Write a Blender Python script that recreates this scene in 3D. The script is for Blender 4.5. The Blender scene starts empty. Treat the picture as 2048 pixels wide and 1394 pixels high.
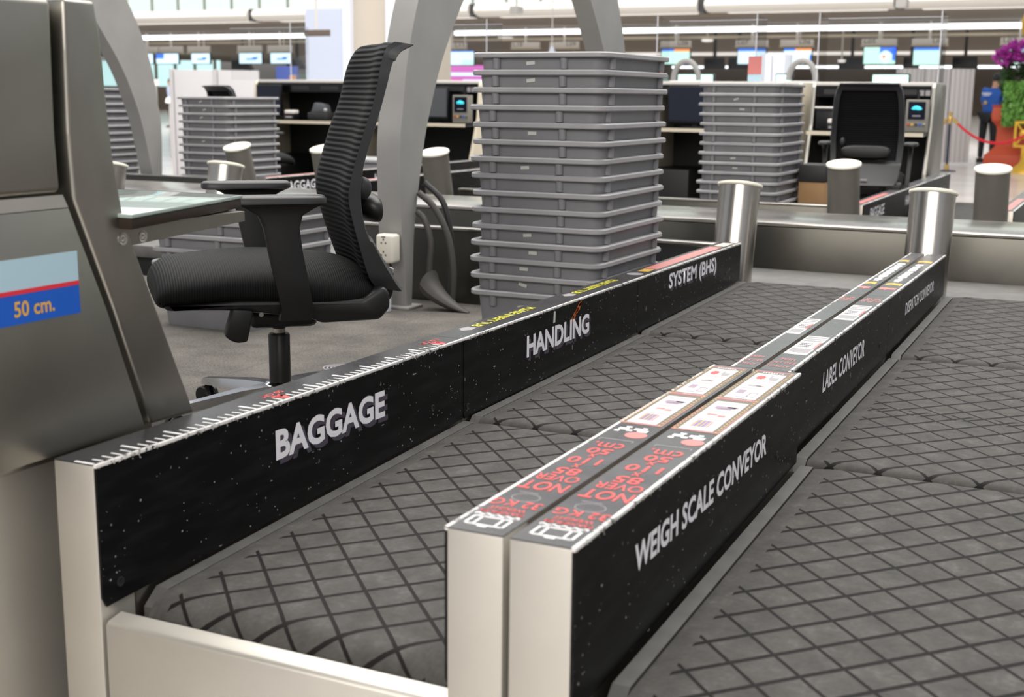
import bpy, bmesh, math, random
from mathutils import Vector, Matrix
random.seed(7)
PI = math.pi
S = bpy.context.scene
COL = S.collection

# ------------------------------------------------------------------ camera, world, lights, exposure
FPX = 2573.9
YAW, PIT, ROL = 0.451412, 0.194009, 0.0097088
CAM = Vector((1.36662, -1.39514, 1.20014))
fw = Vector((-math.sin(YAW)*math.cos(PIT), math.cos(YAW)*math.cos(PIT), -math.sin(PIT)))
r0 = Vector((math.cos(YAW), math.sin(YAW), 0)); u0 = r0.cross(fw)
rt = math.cos(ROL)*r0 + math.sin(ROL)*u0
up = -math.sin(ROL)*r0 + math.cos(ROL)*u0
cd = bpy.data.cameras.new('camera')
cd.sensor_width = 36.0
cd.lens = 36.0*FPX/2048.0
cd.clip_start = 0.05; cd.clip_end = 400
cd.dof.use_dof = True
cd.dof.focus_distance = 3.1
cd.dof.aperture_fstop = 5.6
cam = bpy.data.objects.new('camera', cd); COL.objects.link(cam)
cam.matrix_world = Matrix(((rt.x, up.x, -fw.x, CAM.x), (rt.y, up.y, -fw.y, CAM.y), (rt.z, up.z, -fw.z, CAM.z), (0, 0, 0, 1)))
S.camera = cam

S.view_settings.view_transform = 'Standard'
S.view_settings.look = 'None'
S.view_settings.exposure = 0.0
S.view_settings.gamma = 1.0
S.view_settings.use_curve_mapping = False

w = bpy.data.worlds.new('hall_daylight'); S.world = w
w.use_nodes = True
w.node_tree.nodes['Background'].inputs['Color'].default_value = (0.93, 0.95, 1.0, 1)
w.node_tree.nodes['Background'].inputs['Strength'].default_value = 0.50

def area(name, loc, rot, sx, sy, power, color):
    l = bpy.data.lights.new(name, 'AREA'); l.shape = 'RECTANGLE'; l.size = sx; l.size_y = sy
    l.energy = power; l.color = color
    o = bpy.data.objects.new(name, l); COL.objects.link(o)
    o.location = loc; o.rotation_euler = rot
    return o
area('ceiling_lamp_row', (-1.0, 3.5, 8.0), (0, 0, 0), 9, 5, 900, (1.0, 0.96, 0.90))
area('ceiling_lamp_row_hall', (-6.0, 10.5, 9.0), (0, 0, 0), 24, 10, 2600, (1.0, 0.97, 0.93))
area('far_sign_fill_light', (-18.0, 31.0, 8.0), (math.radians(38), 0, 0), 50, 5, 4200, (1.0, 0.97, 0.93))  # added unseen fill, tilted to brighten the ceiling edge panels and sign fronts
area('soffit_fill_light', (-28.0, 72.0, 3.7), (0, 0, 0), 70, 60, 6800, (1.0, 0.97, 0.93))  # added unseen fill: lights the far floor so its bounce lifts the soffit
area('ceiling_lamp_concourse', (2.5, -7.0, 4.6), (math.radians(58), 0, 0), 9, 3.5, 640, (1.0, 0.94, 0.865))

# ------------------------------------------------------------------ materials
def lin(c):
    out = []
    for v in c:
        v = v/255.0
        out.append(v/12.92 if v <= 0.04045 else ((v+0.055)/1.055)**2.4)
    return (out[0], out[1], out[2], 1.0)

def mat(name):
    m = bpy.data.materials.new(name); m.use_nodes = True
    nt = m.node_tree
    return m, nt, nt.nodes['Principled BSDF']

def node(nt, t, **kw):
    n = nt.nodes.new(t)
    for k, v in kw.items():
        setattr(n, k, v)
    return n

def lk(nt, a, b):
    nt.links.new(a, b)

def mth(nt, op, a, b=None, c=None, clamp=False):
    n = nt.nodes.new('ShaderNodeMath'); n.operation = op; n.use_clamp = clamp
    for i, v in enumerate((a, b, c)):
        if v is None:
            continue
        if isinstance(v, (int, float)):
            n.inputs[i].default_value = v
        else:
            nt.links.new(v, n.inputs[i])
    return n.outputs[0]

def noise(nt, scale=(1, 1, 1), sc=5.0, detail=3.0, rough=0.5, coord='Object'):
    tc = node(nt, 'ShaderNodeTexCoord'); mp = node(nt, 'ShaderNodeMapping')
    mp.inputs['Scale'].default_value = scale
    lk(nt, tc.outputs[coord], mp.inputs['Vector'])
    n = node(nt, 'ShaderNodeTexNoise'); n.inputs['Scale'].default_value = sc
    n.inputs['Detail'].default_value = detail; n.inputs['Roughness'].default_value = rough
    lk(nt, mp.outputs[0], n.inputs['Vector'])
    return n.outputs['Fac']

def ramp(nt, fac, stops):
    r = node(nt, 'ShaderNodeValToRGB')
    el = r.color_ramp.elements
    while len(el) < len(stops):
        el.new(0.5)
    for e, (p, c) in zip(el, stops):
        e.position = p
        e.color = c if len(c) == 4 else (c[0], c[1], c[2], 1)
    lk(nt, fac, r.inputs[0])
    return r.outputs[0]

def mixc(nt, fac, a, b):
    n = node(nt, 'ShaderNodeMix'); n.data_type = 'RGBA'
    for i, v in ((0, fac), (6, a), (7, b)):
        if isinstance(v, (int, float)):
            n.inputs[i].default_value = v
        elif isinstance(v, tuple):
            n.inputs[i].default_value = v
        else:
            lk(nt, v, n.inputs[i])
    return n.outputs[2]

def bump(nt, b, h, strength=0.3, dist=0.01):
    n = node(nt, 'ShaderNodeBump'); n.inputs['Strength'].default_value = strength
    n.inputs['Distance'].default_value = dist
    lk(nt, h, n.inputs['Height']); lk(nt, n.outputs[0], b.inputs['Normal'])

def plain(name, c, rough=0.5, metal=0.0, spec=0.5, var=0.0, vs=8.0, bmp=0.0):
    m, nt, b = mat(name)
    base = lin(c)
    b.inputs['Roughness'].default_value = rough
    b.inputs['Metallic'].default_value = metal
    b.inputs['Specular IOR Level'].default_value = spec
    if var > 0:
        f = noise(nt, sc=vs, detail=4)
        dk = tuple(v*(1-var) for v in base[:3]) + (1,)
        lt = tuple(min(1, v*(1+var)) for v in base[:3]) + (1,)
        lk(nt, ramp(nt, f, [(0.3, dk), (0.7, lt)]), b.inputs['Base Color'])
        if bmp:
            bump(nt, b, f, bmp, 0.002)
    else:
        b.inputs['Base Color'].default_value = base
    return m

def emis(name, c, s):
    m, nt, b = mat(name)
    b.inputs['Base Color'].default_value = lin(c)
    b.inputs['Emission Color'].default_value = lin(c)
    b.inputs['Emission Strength'].default_value = s
    b.inputs['Roughness'].default_value = 0.4
    return m

def steel(name, c, rough, stretch=(1, 1, 1), var=0.10, rv=0.08, metal=1.0, brush=0.06):
    m, nt, b = mat(name)
    base = lin(c)
    f = noise(nt, sc=3.2, detail=5, rough=0.6)
    g = noise(nt, scale=stretch, sc=60, detail=2)
    dk = tuple(v*(1-var) for v in base[:3]) + (1,)
    lt = tuple(min(1, v*(1+var)) for v in base[:3]) + (1,)
    lk(nt, ramp(nt, f, [(0.3, dk), (0.7, lt)]), b.inputs['Base Color'])
    b.inputs['Metallic'].default_value = metal
    r = mth(nt, 'ADD', mth(nt, 'MULTIPLY', f, rv*2), rough-rv)
    lk(nt, r, b.inputs['Roughness'])
    bump(nt, b, g, brush, 0.0006)
    return m

M = {}
M['steel'] = steel('brushed_steel', (172, 166, 158), 0.36, (1, 1, 14))
M['steel_post'] = steel('satin_steel_post', (198, 194, 186), 0.50, (1, 1, 10), var=0.05, metal=0.75)
M['steel_cab'] = steel('satin_steel_cabinet', (154, 151, 144), 0.40, (1, 12, 1), var=0.07)
M['steel_wall'] = steel('steel_wall_sheet', (92, 90, 85), 0.32, (14, 1, 1))
M['steel_bright'] = steel('polished_steel', (190, 186, 180), 0.25, (1, 1, 16), var=0.10, rv=0.08, brush=0.12)
M['steel_dull'] = steel('dull_steel_roller', (128, 125, 118), 0.42, (1, 1, 16), var=0.10, metal=0.6)
M['frame_grey'] = plain('grey_painted_frame', (150, 149, 147), 0.55, 0.2, var=0.06, vs=5)
M['cap'] = plain('ivory_nylon', (226, 222, 208), 0.45, var=0.03)
M['tray'] = plain('grey_tray_plastic', (126, 126, 130), 0.50, var=0.09, vs=6)
M['tray_rim'] = plain('grey_tray_rim', (156, 155, 158), 0.46, var=0.07, vs=9)
M['white_tape'] = plain('white_sticker', (196, 196, 192), 0.6)
M['chair_black'] = plain('black_nylon', (26, 26, 27), 0.42)
M['chair_frame'] = plain('charcoal_plastic', (44, 45, 47), 0.50)
M['arm_pad'] = plain('charcoal_arm_pad', (34, 34, 36), 0.45)
M['chrome'] = plain('chrome', (215, 218, 222), 0.10, 1.0)
M['black'] = plain('matt_black', (14, 14, 15), 0.5)
M['black_gloss'] = plain('gloss_black', (10, 10, 11), 0.15)
M['dark'] = plain('dark_grey', (40, 40, 41), 0.55)
M['rubber'] = plain('grey_rubber_edge', (98, 97, 95), 0.6, var=0.15, vs=14)
M['skirt'] = plain('worn_side_strip', (92, 91, 89), 0.5, 0.2, var=0.18, vs=18)
M['letter'] = plain('white_vinyl', (232, 230, 236), 0.5)
M['lettershadow'] = plain('purple_grey_vinyl', (70, 62, 76), 0.5)
M['white_print'] = plain('white_print', (235, 235, 235), 0.4)
M['red_print'] = plain('red_print', (226, 74, 70), 0.4)
M['pink_print'] = plain('faded_red_print', (196, 120, 116), 0.4)
M['yellow_print'] = plain('yellow_print', (206, 202, 60), 0.4)
M['gold_print'] = plain('gold_print', (200, 166, 70), 0.4)
M['grey_print'] = plain('grey_print', (150, 146, 150), 0.4)
M['blue_print'] = plain('blue_print', (112, 112, 178), 0.4)
M['purple_print'] = plain('mauve_print', (150, 132, 150), 0.4)
M['paper'] = plain('laminated_white', (206, 202, 202), 0.35)
M['brown_print'] = plain('brown_print', (104, 92, 84), 0.4)
M['cream'] = plain('cream_laminate', (206, 196, 176), 0.5)
M['white'] = plain('white_paint', (222, 227, 238), 0.5)
M['bluewhite'] = plain('blue_white_paint', (196, 204, 222), 0.5)
M['offwhite'] = plain('offwhite_paint', (214, 210, 204), 0.6)
M['taupe'] = plain('taupe_paint', (128, 116, 104), 0.7, var=0.05, vs=0.4)
M['beige'] = plain('beige_paint', (198, 188, 174), 0.6)
M['screenpart'] = plain('pale_partition', (196, 194, 196), 0.6)
M['cardboard'] = plain('cardboard', (156, 122, 84), 0.8, var=0.06)
M['orange_mark'] = plain('orange_scrape', (176, 84, 30), 0.6, var=0.35, vs=60)
M['outlet'] = plain('outlet_ivory', (222, 218, 206), 0.45)
M['hose'] = plain('grey_hose', (66, 64, 62), 0.6)
M['lightblue'] = plain('pale_blue_vinyl', (164, 192, 206), 0.45)
M['blue'] = plain('blue_vinyl', (14, 84, 184), 0.45)
M['redline'] = plain('red_vinyl', (206, 44, 60), 0.45)
M['orange_text'] = plain('amber_vinyl', (206, 160, 70), 0.5)
M['brown_edge'] = plain('brown_table_edge', (44, 35, 29), 0.5, spec=0.2)
M['desk'] = plain('pale_glass_top', (150, 164, 158), 0.06)
M['terracotta'] = plain('terracotta_paint', (176, 70, 40), 0.6)
M['gold'] = plain('gold_paint', (206, 164, 52), 0.35, 0.4)
M['orchid'] = plain('orchid_petal', (178, 60, 164), 0.6, var=0.25, vs=30)
M['leaf'] = plain('dark_leaf', (48, 78, 34), 0.6, var=0.3, vs=20)
M['fern'] = plain('trailing_fern', (98, 146, 62), 0.7, var=0.25, vs=25)
M['velvet'] = plain('red_velvet', (204, 24, 44), 0.7)
M['navy'] = plain('navy_post', (34, 44, 62), 0.4)
M['brass'] = plain('brass', (212, 178, 104), 0.25, 0.8)
M['skin'] = plain('skin', (190, 142, 112), 0.6)
M['hair'] = plain('dark_hair', (28, 24, 24), 0.6)
M['shirt_blue'] = plain('blue_shirt', (36, 86, 170), 0.8, var=0.1, vs=8)
M['shirt_pale'] = plain('pale_blue_shirt', (180, 188, 216), 0.8)
M['shirt_white'] = plain('white_shirt', (226, 226, 230), 0.8)
M['trouser'] = plain('black_trousers', (24, 24, 28), 0.8)
M['bezel'] = plain('black_bezel', (16, 16, 20), 0.35)
M['navy_screen'] = plain('dark_navy_screen', (20, 24, 40), 0.15)
M['grey_screen'] = plain('grey_screen', (84, 86, 90), 0.3)
M['panel_grey'] = plain('control_panel_grey', (128, 126, 118), 0.5)
M['screen_cyan'] = emis('cyan_screen', (60, 190, 205), 0.9)
M['screen_white'] = emis('white_blue_screen', (206, 236, 250), 1.15)
M['screen_blue'] = emis('blue_screen_band', (70, 120, 220), 1.0)
M['screen_orange'] = emis('orange_screen_band', (236, 150, 90), 1.0)
M['screen_mint'] = emis('mint_screen', (190, 240, 226), 1.05)
M['screen_magenta'] = emis('magenta_screen', (206, 110, 190), 0.9)
M['tube'] = emis('fluorescent_strip', (244, 250, 255), 2.2)
M['tube_dim'] = emis('dim_fluorescent_strip', (238, 234, 228), 0.75)
M['skylight'] = emis('pale_green_glazing', (216, 232, 224), 0.9)
M['skycyan'] = emis('pale_cyan_glazing', (196, 236, 236), 0.9)

def mat_glass():
    m, nt, b = mat('clear_acrylic')
    nt.nodes.remove(b)
    out = nt.nodes['Material Output']
    tr = node(nt, 'ShaderNodeBsdfTransparent'); tr.inputs[0].default_value = (0.955, 0.96, 0.96, 1)
    gl = node(nt, 'ShaderNodeBsdfGlossy'); gl.inputs['Roughness'].default_value = 0.05
    fr = node(nt, 'ShaderNodeFresnel'); fr.inputs[0].default_value = 1.45
    mx = node(nt, 'ShaderNodeMixShader')
    ge = node(nt, 'ShaderNodeNewGeometry')
    lk(nt, mth(nt, 'MULTIPLY', fr.outputs[0], mth(nt, 'SUBTRACT', 1.0, ge.outputs['Backfacing'])), mx.inputs[0]); lk(nt, tr.outputs[0], mx.inputs[1]); lk(nt, gl.outputs[0], mx.inputs[2])
    lk(nt, mx.outputs[0], out.inputs[0])
    return m
M['acrylic'] = mat_glass()
M['acrylic_edge'] = plain('acrylic_edge', (206, 206, 214), 0.2)

def mat_panel():
    # black enamel sheet, chipped along its edges (UV in metres: u along, v from the top edge down) and speckled with scratches
    m, nt, b = mat('scuffed_black_panel')
    uv = node(nt, 'ShaderNodeUVMap'); sp = node(nt, 'ShaderNodeSeparateXYZ'); lk(nt, uv.outputs[0], sp.inputs[0])
    u, v = sp.outputs[0], sp.outputs[1]
    def nz(scale, sc, det=3.0):
        mp = node(nt, 'ShaderNodeMapping'); mp.inputs['Scale'].default_value = scale
        lk(nt, uv.outputs[0], mp.inputs[0])
        n = node(nt, 'ShaderNodeTexNoise'); n.inputs['Scale'].default_value = sc; n.inputs['Detail'].default_value = det
        lk(nt, mp.outputs[0], n.inputs['Vector']); return n.outputs['Fac']
    n1 = nz((1, 1, 1), 130, 8)
    edge = mth(nt, 'SUBTRACT', mth(nt, 'MULTIPLY', mth(nt, 'SUBTRACT', n1, 0.42), 0.045), v)
    edge = mth(nt, 'GREATER_THAN', edge, 0.0015)
    edge2 = mth(nt, 'LESS_THAN', v, mth(nt, 'MULTIPLY', n1, 0.007))
    def specks(scale, sc, thr, gate_sc, gate):
        mp = node(nt, 'ShaderNodeMapping'); mp.inputs['Scale'].default_value = scale
        mp.inputs['Rotation'].default_value = (0, 0, 0.5 if scale[0] != scale[1] else 0)
        lk(nt, uv.outputs[0], mp.inputs[0])
        vo = node(nt, 'ShaderNodeTexVoronoi'); vo.inputs['Scale'].default_value = sc
        lk(nt, mp.outputs[0], vo.inputs['Vector'])
        c = node(nt, 'ShaderNodeSeparateColor'); lk(nt, vo.outputs['Color'], c.inputs[0])
        size = mth(nt, 'MULTIPLY', mth(nt, 'GREATER_THAN', c.outputs[0], 0.80), mth(nt, 'MULTIPLY', c.outputs[1], thr))
        s = mth(nt, 'LESS_THAN', vo.outputs['Distance'], size)
        return mth(nt, 'MULTIPLY', s, mth(nt, 'GREATER_THAN', nz((1, 1, 1), gate_sc, 2), gate))
    s1 = specks((1, 1, 1), 150, 0.30, 9, 0.47)
    s2 = specks((1, 0.25, 1), 95, 0.20, 7, 0.50)
    s3 = specks((0.2, 1, 1), 95, 0.16, 6, 0.50)
    scr = mth(nt, 'MAXIMUM', mth(nt, 'MAXIMUM', s1, s2), s3)
    haze = nz((0.6, 3.0, 1), 14, 8)
    base = ramp(nt, haze, [(0.45, lin((9, 9, 10))), (0.8, lin((26, 26, 27)))])
    c1 = mixc(nt, mth(nt, 'MULTIPLY', scr, mth(nt, 'MULTIPLY', nz((1, 1, 1), 60, 2), 1.0)), base, lin((190, 190, 190)))
    c2 = mixc(nt, mth(nt, 'MAXIMUM', mth(nt, 'MULTIPLY', edge, 0.8), edge2, clamp=True), c1, lin((190, 188, 184)))
    lk(nt, c2, b.inputs['Base Color'])
    b.inputs['Roughness'].default_value = 0.42
    b.inputs['Specular IOR Level'].default_value = 0.16
    return m
M['panel'] = mat_panel()

def mat_edge():
    m, nt, b = mat('chipped_rail_edge')
    f = noise(nt, scale=(1, 1, 1), sc=70, detail=5, rough=0.7)
    g = noise(nt, scale=(1, 0.4, 1), sc=6, detail=2)
    k = mth(nt, 'ADD', mth(nt, 'MULTIPLY', f, 0.7), mth(nt, 'MULTIPLY', g, 0.5))
    lk(nt, ramp(nt, k, [(0.50, lin((40, 40, 41))), (0.58, lin((214, 212, 210)))]), b.inputs['Base Color'])
    b.inputs['Roughness'].default_value = 0.45
    return m
M['edge'] = mat_edge()

def mat_lam(name, c):
    m, nt, b = mat(name)
    f = noise(nt, sc=9, detail=6, rough=0.65)
    base = lin(c)
    lk(nt, ramp(nt, f, [(0.35, tuple(v*0.85 for v in base[:3])), (0.7, tuple(v*1.15 for v in base[:3]))]), b.inputs['Base Color'])
    lk(nt, mth(nt, 'ADD', mth(nt, 'MULTIPLY', f, 0.16), 0.20), b.inputs['Roughness'])
    b.inputs['Specular IOR Level'].default_value = 0.22
    return m
M['lam'] = mat_lam('grey_laminate_strip', (88, 87, 89))
M['lam_dark'] = mat_lam('dark_laminate_strip', (56, 56, 58))

DX, DY = 0.0485, 0.0492
def mat_belt(name, splice=None):
    # rubber belt with a diamond lattice of moulded grooves (UV in metres)
    m, nt, b = mat(name)
    uv = node(nt, 'ShaderNodeUVMap'); sp = node(nt, 'ShaderNodeSeparateXYZ'); lk(nt, uv.outputs[0], sp.inputs[0])
    u, v = sp.outputs[0], sp.outputs[1]
    def lattice(off):
        p = mth(nt, 'ADD', mth(nt, 'MULTIPLY', u, 0.5/DX), mth(nt, 'MULTIPLY', mth(nt, 'ADD', v, off), 0.5/DY))
        q = mth(nt, 'SUBTRACT', mth(nt, 'MULTIPLY', u, 0.5/DX), mth(nt, 'MULTIPLY', mth(nt, 'ADD', v, off), 0.5/DY))
        dp = mth(nt, 'PINGPONG', p, 0.5); dq = mth(nt, 'PINGPONG', q, 0.5)
        return mth(nt, 'MINIMUM', mth(nt, 'MULTIPLY', dp, 0.95), mth(nt, 'MULTIPLY', dq, 0.62))  # second line family widened to stand in for the dark groove walls
    d = lattice(0.0)
    if splice is not None:
        d2 = lattice(DY*0.62)
        far = mth(nt, 'GREATER_THAN', v, splice)
        near = mth(nt, 'LESS_THAN', v, splice+0.045)
        d = mth(nt, 'MINIMUM', mth(nt, 'ADD', d, mth(nt, 'SUBTRACT', 1.0, near)), mth(nt, 'ADD', d2, mth(nt, 'SUBTRACT', 1.0, far)))
    mp = node(nt, 'ShaderNodeMapping'); mp.inputs['Scale'].default_value = (1, 1, 1); lk(nt, uv.outputs[0], mp.inputs[0])
    n = node(nt, 'ShaderNodeTexNoise'); n.inputs['Scale'].default_value = 16; n.inputs['Detail'].default_value = 9; n.inputs['Roughness'].default_value = 0.68
    lk(nt, mp.outputs[0], n.inputs['Vector'])
    n2 = node(nt, 'ShaderNodeTexNoise'); n2.inputs['Scale'].default_value = 120; n2.inputs['Detail'].default_value = 3
    lk(nt, mp.outputs[0], n2.inputs['Vector'])
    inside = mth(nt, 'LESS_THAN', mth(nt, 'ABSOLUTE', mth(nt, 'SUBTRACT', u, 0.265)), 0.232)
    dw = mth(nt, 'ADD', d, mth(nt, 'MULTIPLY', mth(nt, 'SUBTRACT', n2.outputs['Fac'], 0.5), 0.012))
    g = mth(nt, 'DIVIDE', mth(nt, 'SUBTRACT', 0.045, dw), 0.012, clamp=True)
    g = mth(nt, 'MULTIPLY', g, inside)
    f = mth(nt, 'ADD', mth(nt, 'MULTIPLY', n.outputs['Fac'], 0.8), mth(nt, 'MULTIPLY', n2.outputs['Fac'], 0.2))
    top = ramp(nt, f, [(0.30, lin((56, 55, 54))), (0.55, lin((76, 74, 72))), (0.75, lin((100, 98, 95)))])
    lk(nt, mixc(nt, g, top, lin((22, 20, 19))), b.inputs['Base Color'])  # shade inside the grooves is put into the colour, besides the bump
    b.inputs['Roughness'].default_value = 0.72
    b.inputs['Specular IOR Level'].default_value = 0.15
    h = mth(nt, 'SUBTRACT', mth(nt, 'MULTIPLY', f, 0.15), g)
    bump(nt, b, h, 0.9, 0.0022)
    return m
M['belt'] = mat_belt('grooved_rubber_belt')
M['belt_splice'] = mat_belt('grooved_rubber_belt_spliced', 0.52)

def mat_rib(name, c, per, axis, strength=0.6, dist=0.003, lo=0.45):
    m, nt, b = mat(name)
    tc = node(nt, 'ShaderNodeTexCoord'); sp = node(nt, 'ShaderNodeSeparateXYZ'); lk(nt, tc.outputs['Object'], sp.inputs[0])
    a = sp.outputs['XYZ'.index(axis)]
    n = noise(nt, sc=10, detail=2)
    k = mth(nt, 'ADD', mth(nt, 'MULTIPLY', a, 2*PI/per), mth(nt, 'MULTIPLY', n, 1.2))
    s = mth(nt, 'ADD', mth(nt, 'MULTIPLY', mth(nt, 'SINE', k), 0.5), 0.5)
    base = lin(c)
    lk(nt, ramp(nt, s, [(0.1, tuple(v*lo for v in base[:3])), (0.9, tuple(v*1.25 for v in base[:3]))]), b.inputs['Base Color'])
    b.inputs['Roughness'].default_value = 0.75
    b.inputs['Specular IOR Level'].default_value = 0.2
    bump(nt, b, s, strength, dist)
    return m
M['seat_fab'] = mat_rib('ribbed_seat_mesh', (21, 22, 23), 0.0062, 'X', 0.5, 0.0015)
M['back_fab'] = mat_rib('ribbed_back_mesh', (15, 15, 17), 0.0140, 'Z', 0.7, 0.004, 0.75)

def mat_carpet():
    m, nt, b = mat('grey_carpet_tile')
    f = noise(nt, sc=160, detail=4, rough=0.7); g = noise(nt, sc=5, detail=5)
    k = mth(nt, 'ADD', mth(nt, 'MULTIPLY', f, 0.6), mth(nt, 'MULTIPLY', g, 0.4))
    c = ramp(nt, k, [(0.32, lin((62, 60, 58))), (0.68, lin((124, 120, 115)))])
    tc = node(nt, 'ShaderNodeTexCoord'); sp = node(nt, 'ShaderNodeSeparateXYZ'); lk(nt, tc.outputs['Object'], sp.inputs[0])
    e = mth(nt, 'MINIMUM', mth(nt, 'PINGPONG', sp.outputs[0], 0.3), mth(nt, 'PINGPONG', sp.outputs[1], 0.3))
    seam = mth(nt, 'LESS_THAN', e, 0.0018)
    lk(nt, mixc(nt, mth(nt, 'MULTIPLY', seam, 0.45), c, lin((60, 58, 55))), b.inputs['Base Color'])
    b.inputs['Roughness'].default_value = 0.95
    b.inputs['Specular IOR Level'].default_value = 0.1
    bump(nt, b, f, 0.5, 0.003)
    return m
M['carpet'] = mat_carpet()

def mat_floor():
    m, nt, b = mat('polished_terrazzo')
    f = noise(nt, sc=1.2, detail=6)
    tc = node(nt, 'ShaderNodeTexCoord'); sp = node(nt, 'ShaderNodeSeparateXYZ'); lk(nt, tc.outputs['Object'], sp.inputs[0])
    e = mth(nt, 'MINIMUM', mth(nt, 'PINGPONG', sp.outputs[0], 0.6), mth(nt, 'PINGPONG', sp.outputs[1], 0.6))
    seam = mth(nt, 'LESS_THAN', e, 0.005)
    c = ramp(nt, f, [(0.3, lin((206, 200, 194))), (0.7, lin((226, 222, 218)))])
    lk(nt, mixc(nt, mth(nt, 'MULTIPLY', seam, 0.3), c, lin((170, 166, 160))), b.inputs['Base Color'])
    b.inputs['Roughness'].default_value = 0.16
    return m
M['floor'] = mat_floor()

def mat_pleat_shade(name, c, per):
    m, nt, b = mat(name)
    tc = node(nt, 'ShaderNodeTexCoord'); sp = node(nt, 'ShaderNodeSeparateXYZ'); lk(nt, tc.outputs['Object'], sp.inputs[0])
    s = mth(nt, 'ADD', mth(nt, 'MULTIPLY', mth(nt, 'SINE', mth(nt, 'MULTIPLY', mth(nt, 'ADD', sp.outputs[0], sp.outputs[1]), 2*PI/per)), 0.5), 0.5)
    base = lin(c)
    lk(nt, ramp(nt, s, [(0.1, tuple(v*0.8 for v in base[:3])), (0.9, tuple(v*1.05 for v in base[:3]))]), b.inputs['Base Color'])  # light and shade of the folds put into the colour; panels stay flat
    b.inputs['Roughness'].default_value = 0.6
    return m
M['pleat_shade'] = mat_pleat_shade('partition_pleat_shade', (198, 194, 192), 0.12)

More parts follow.
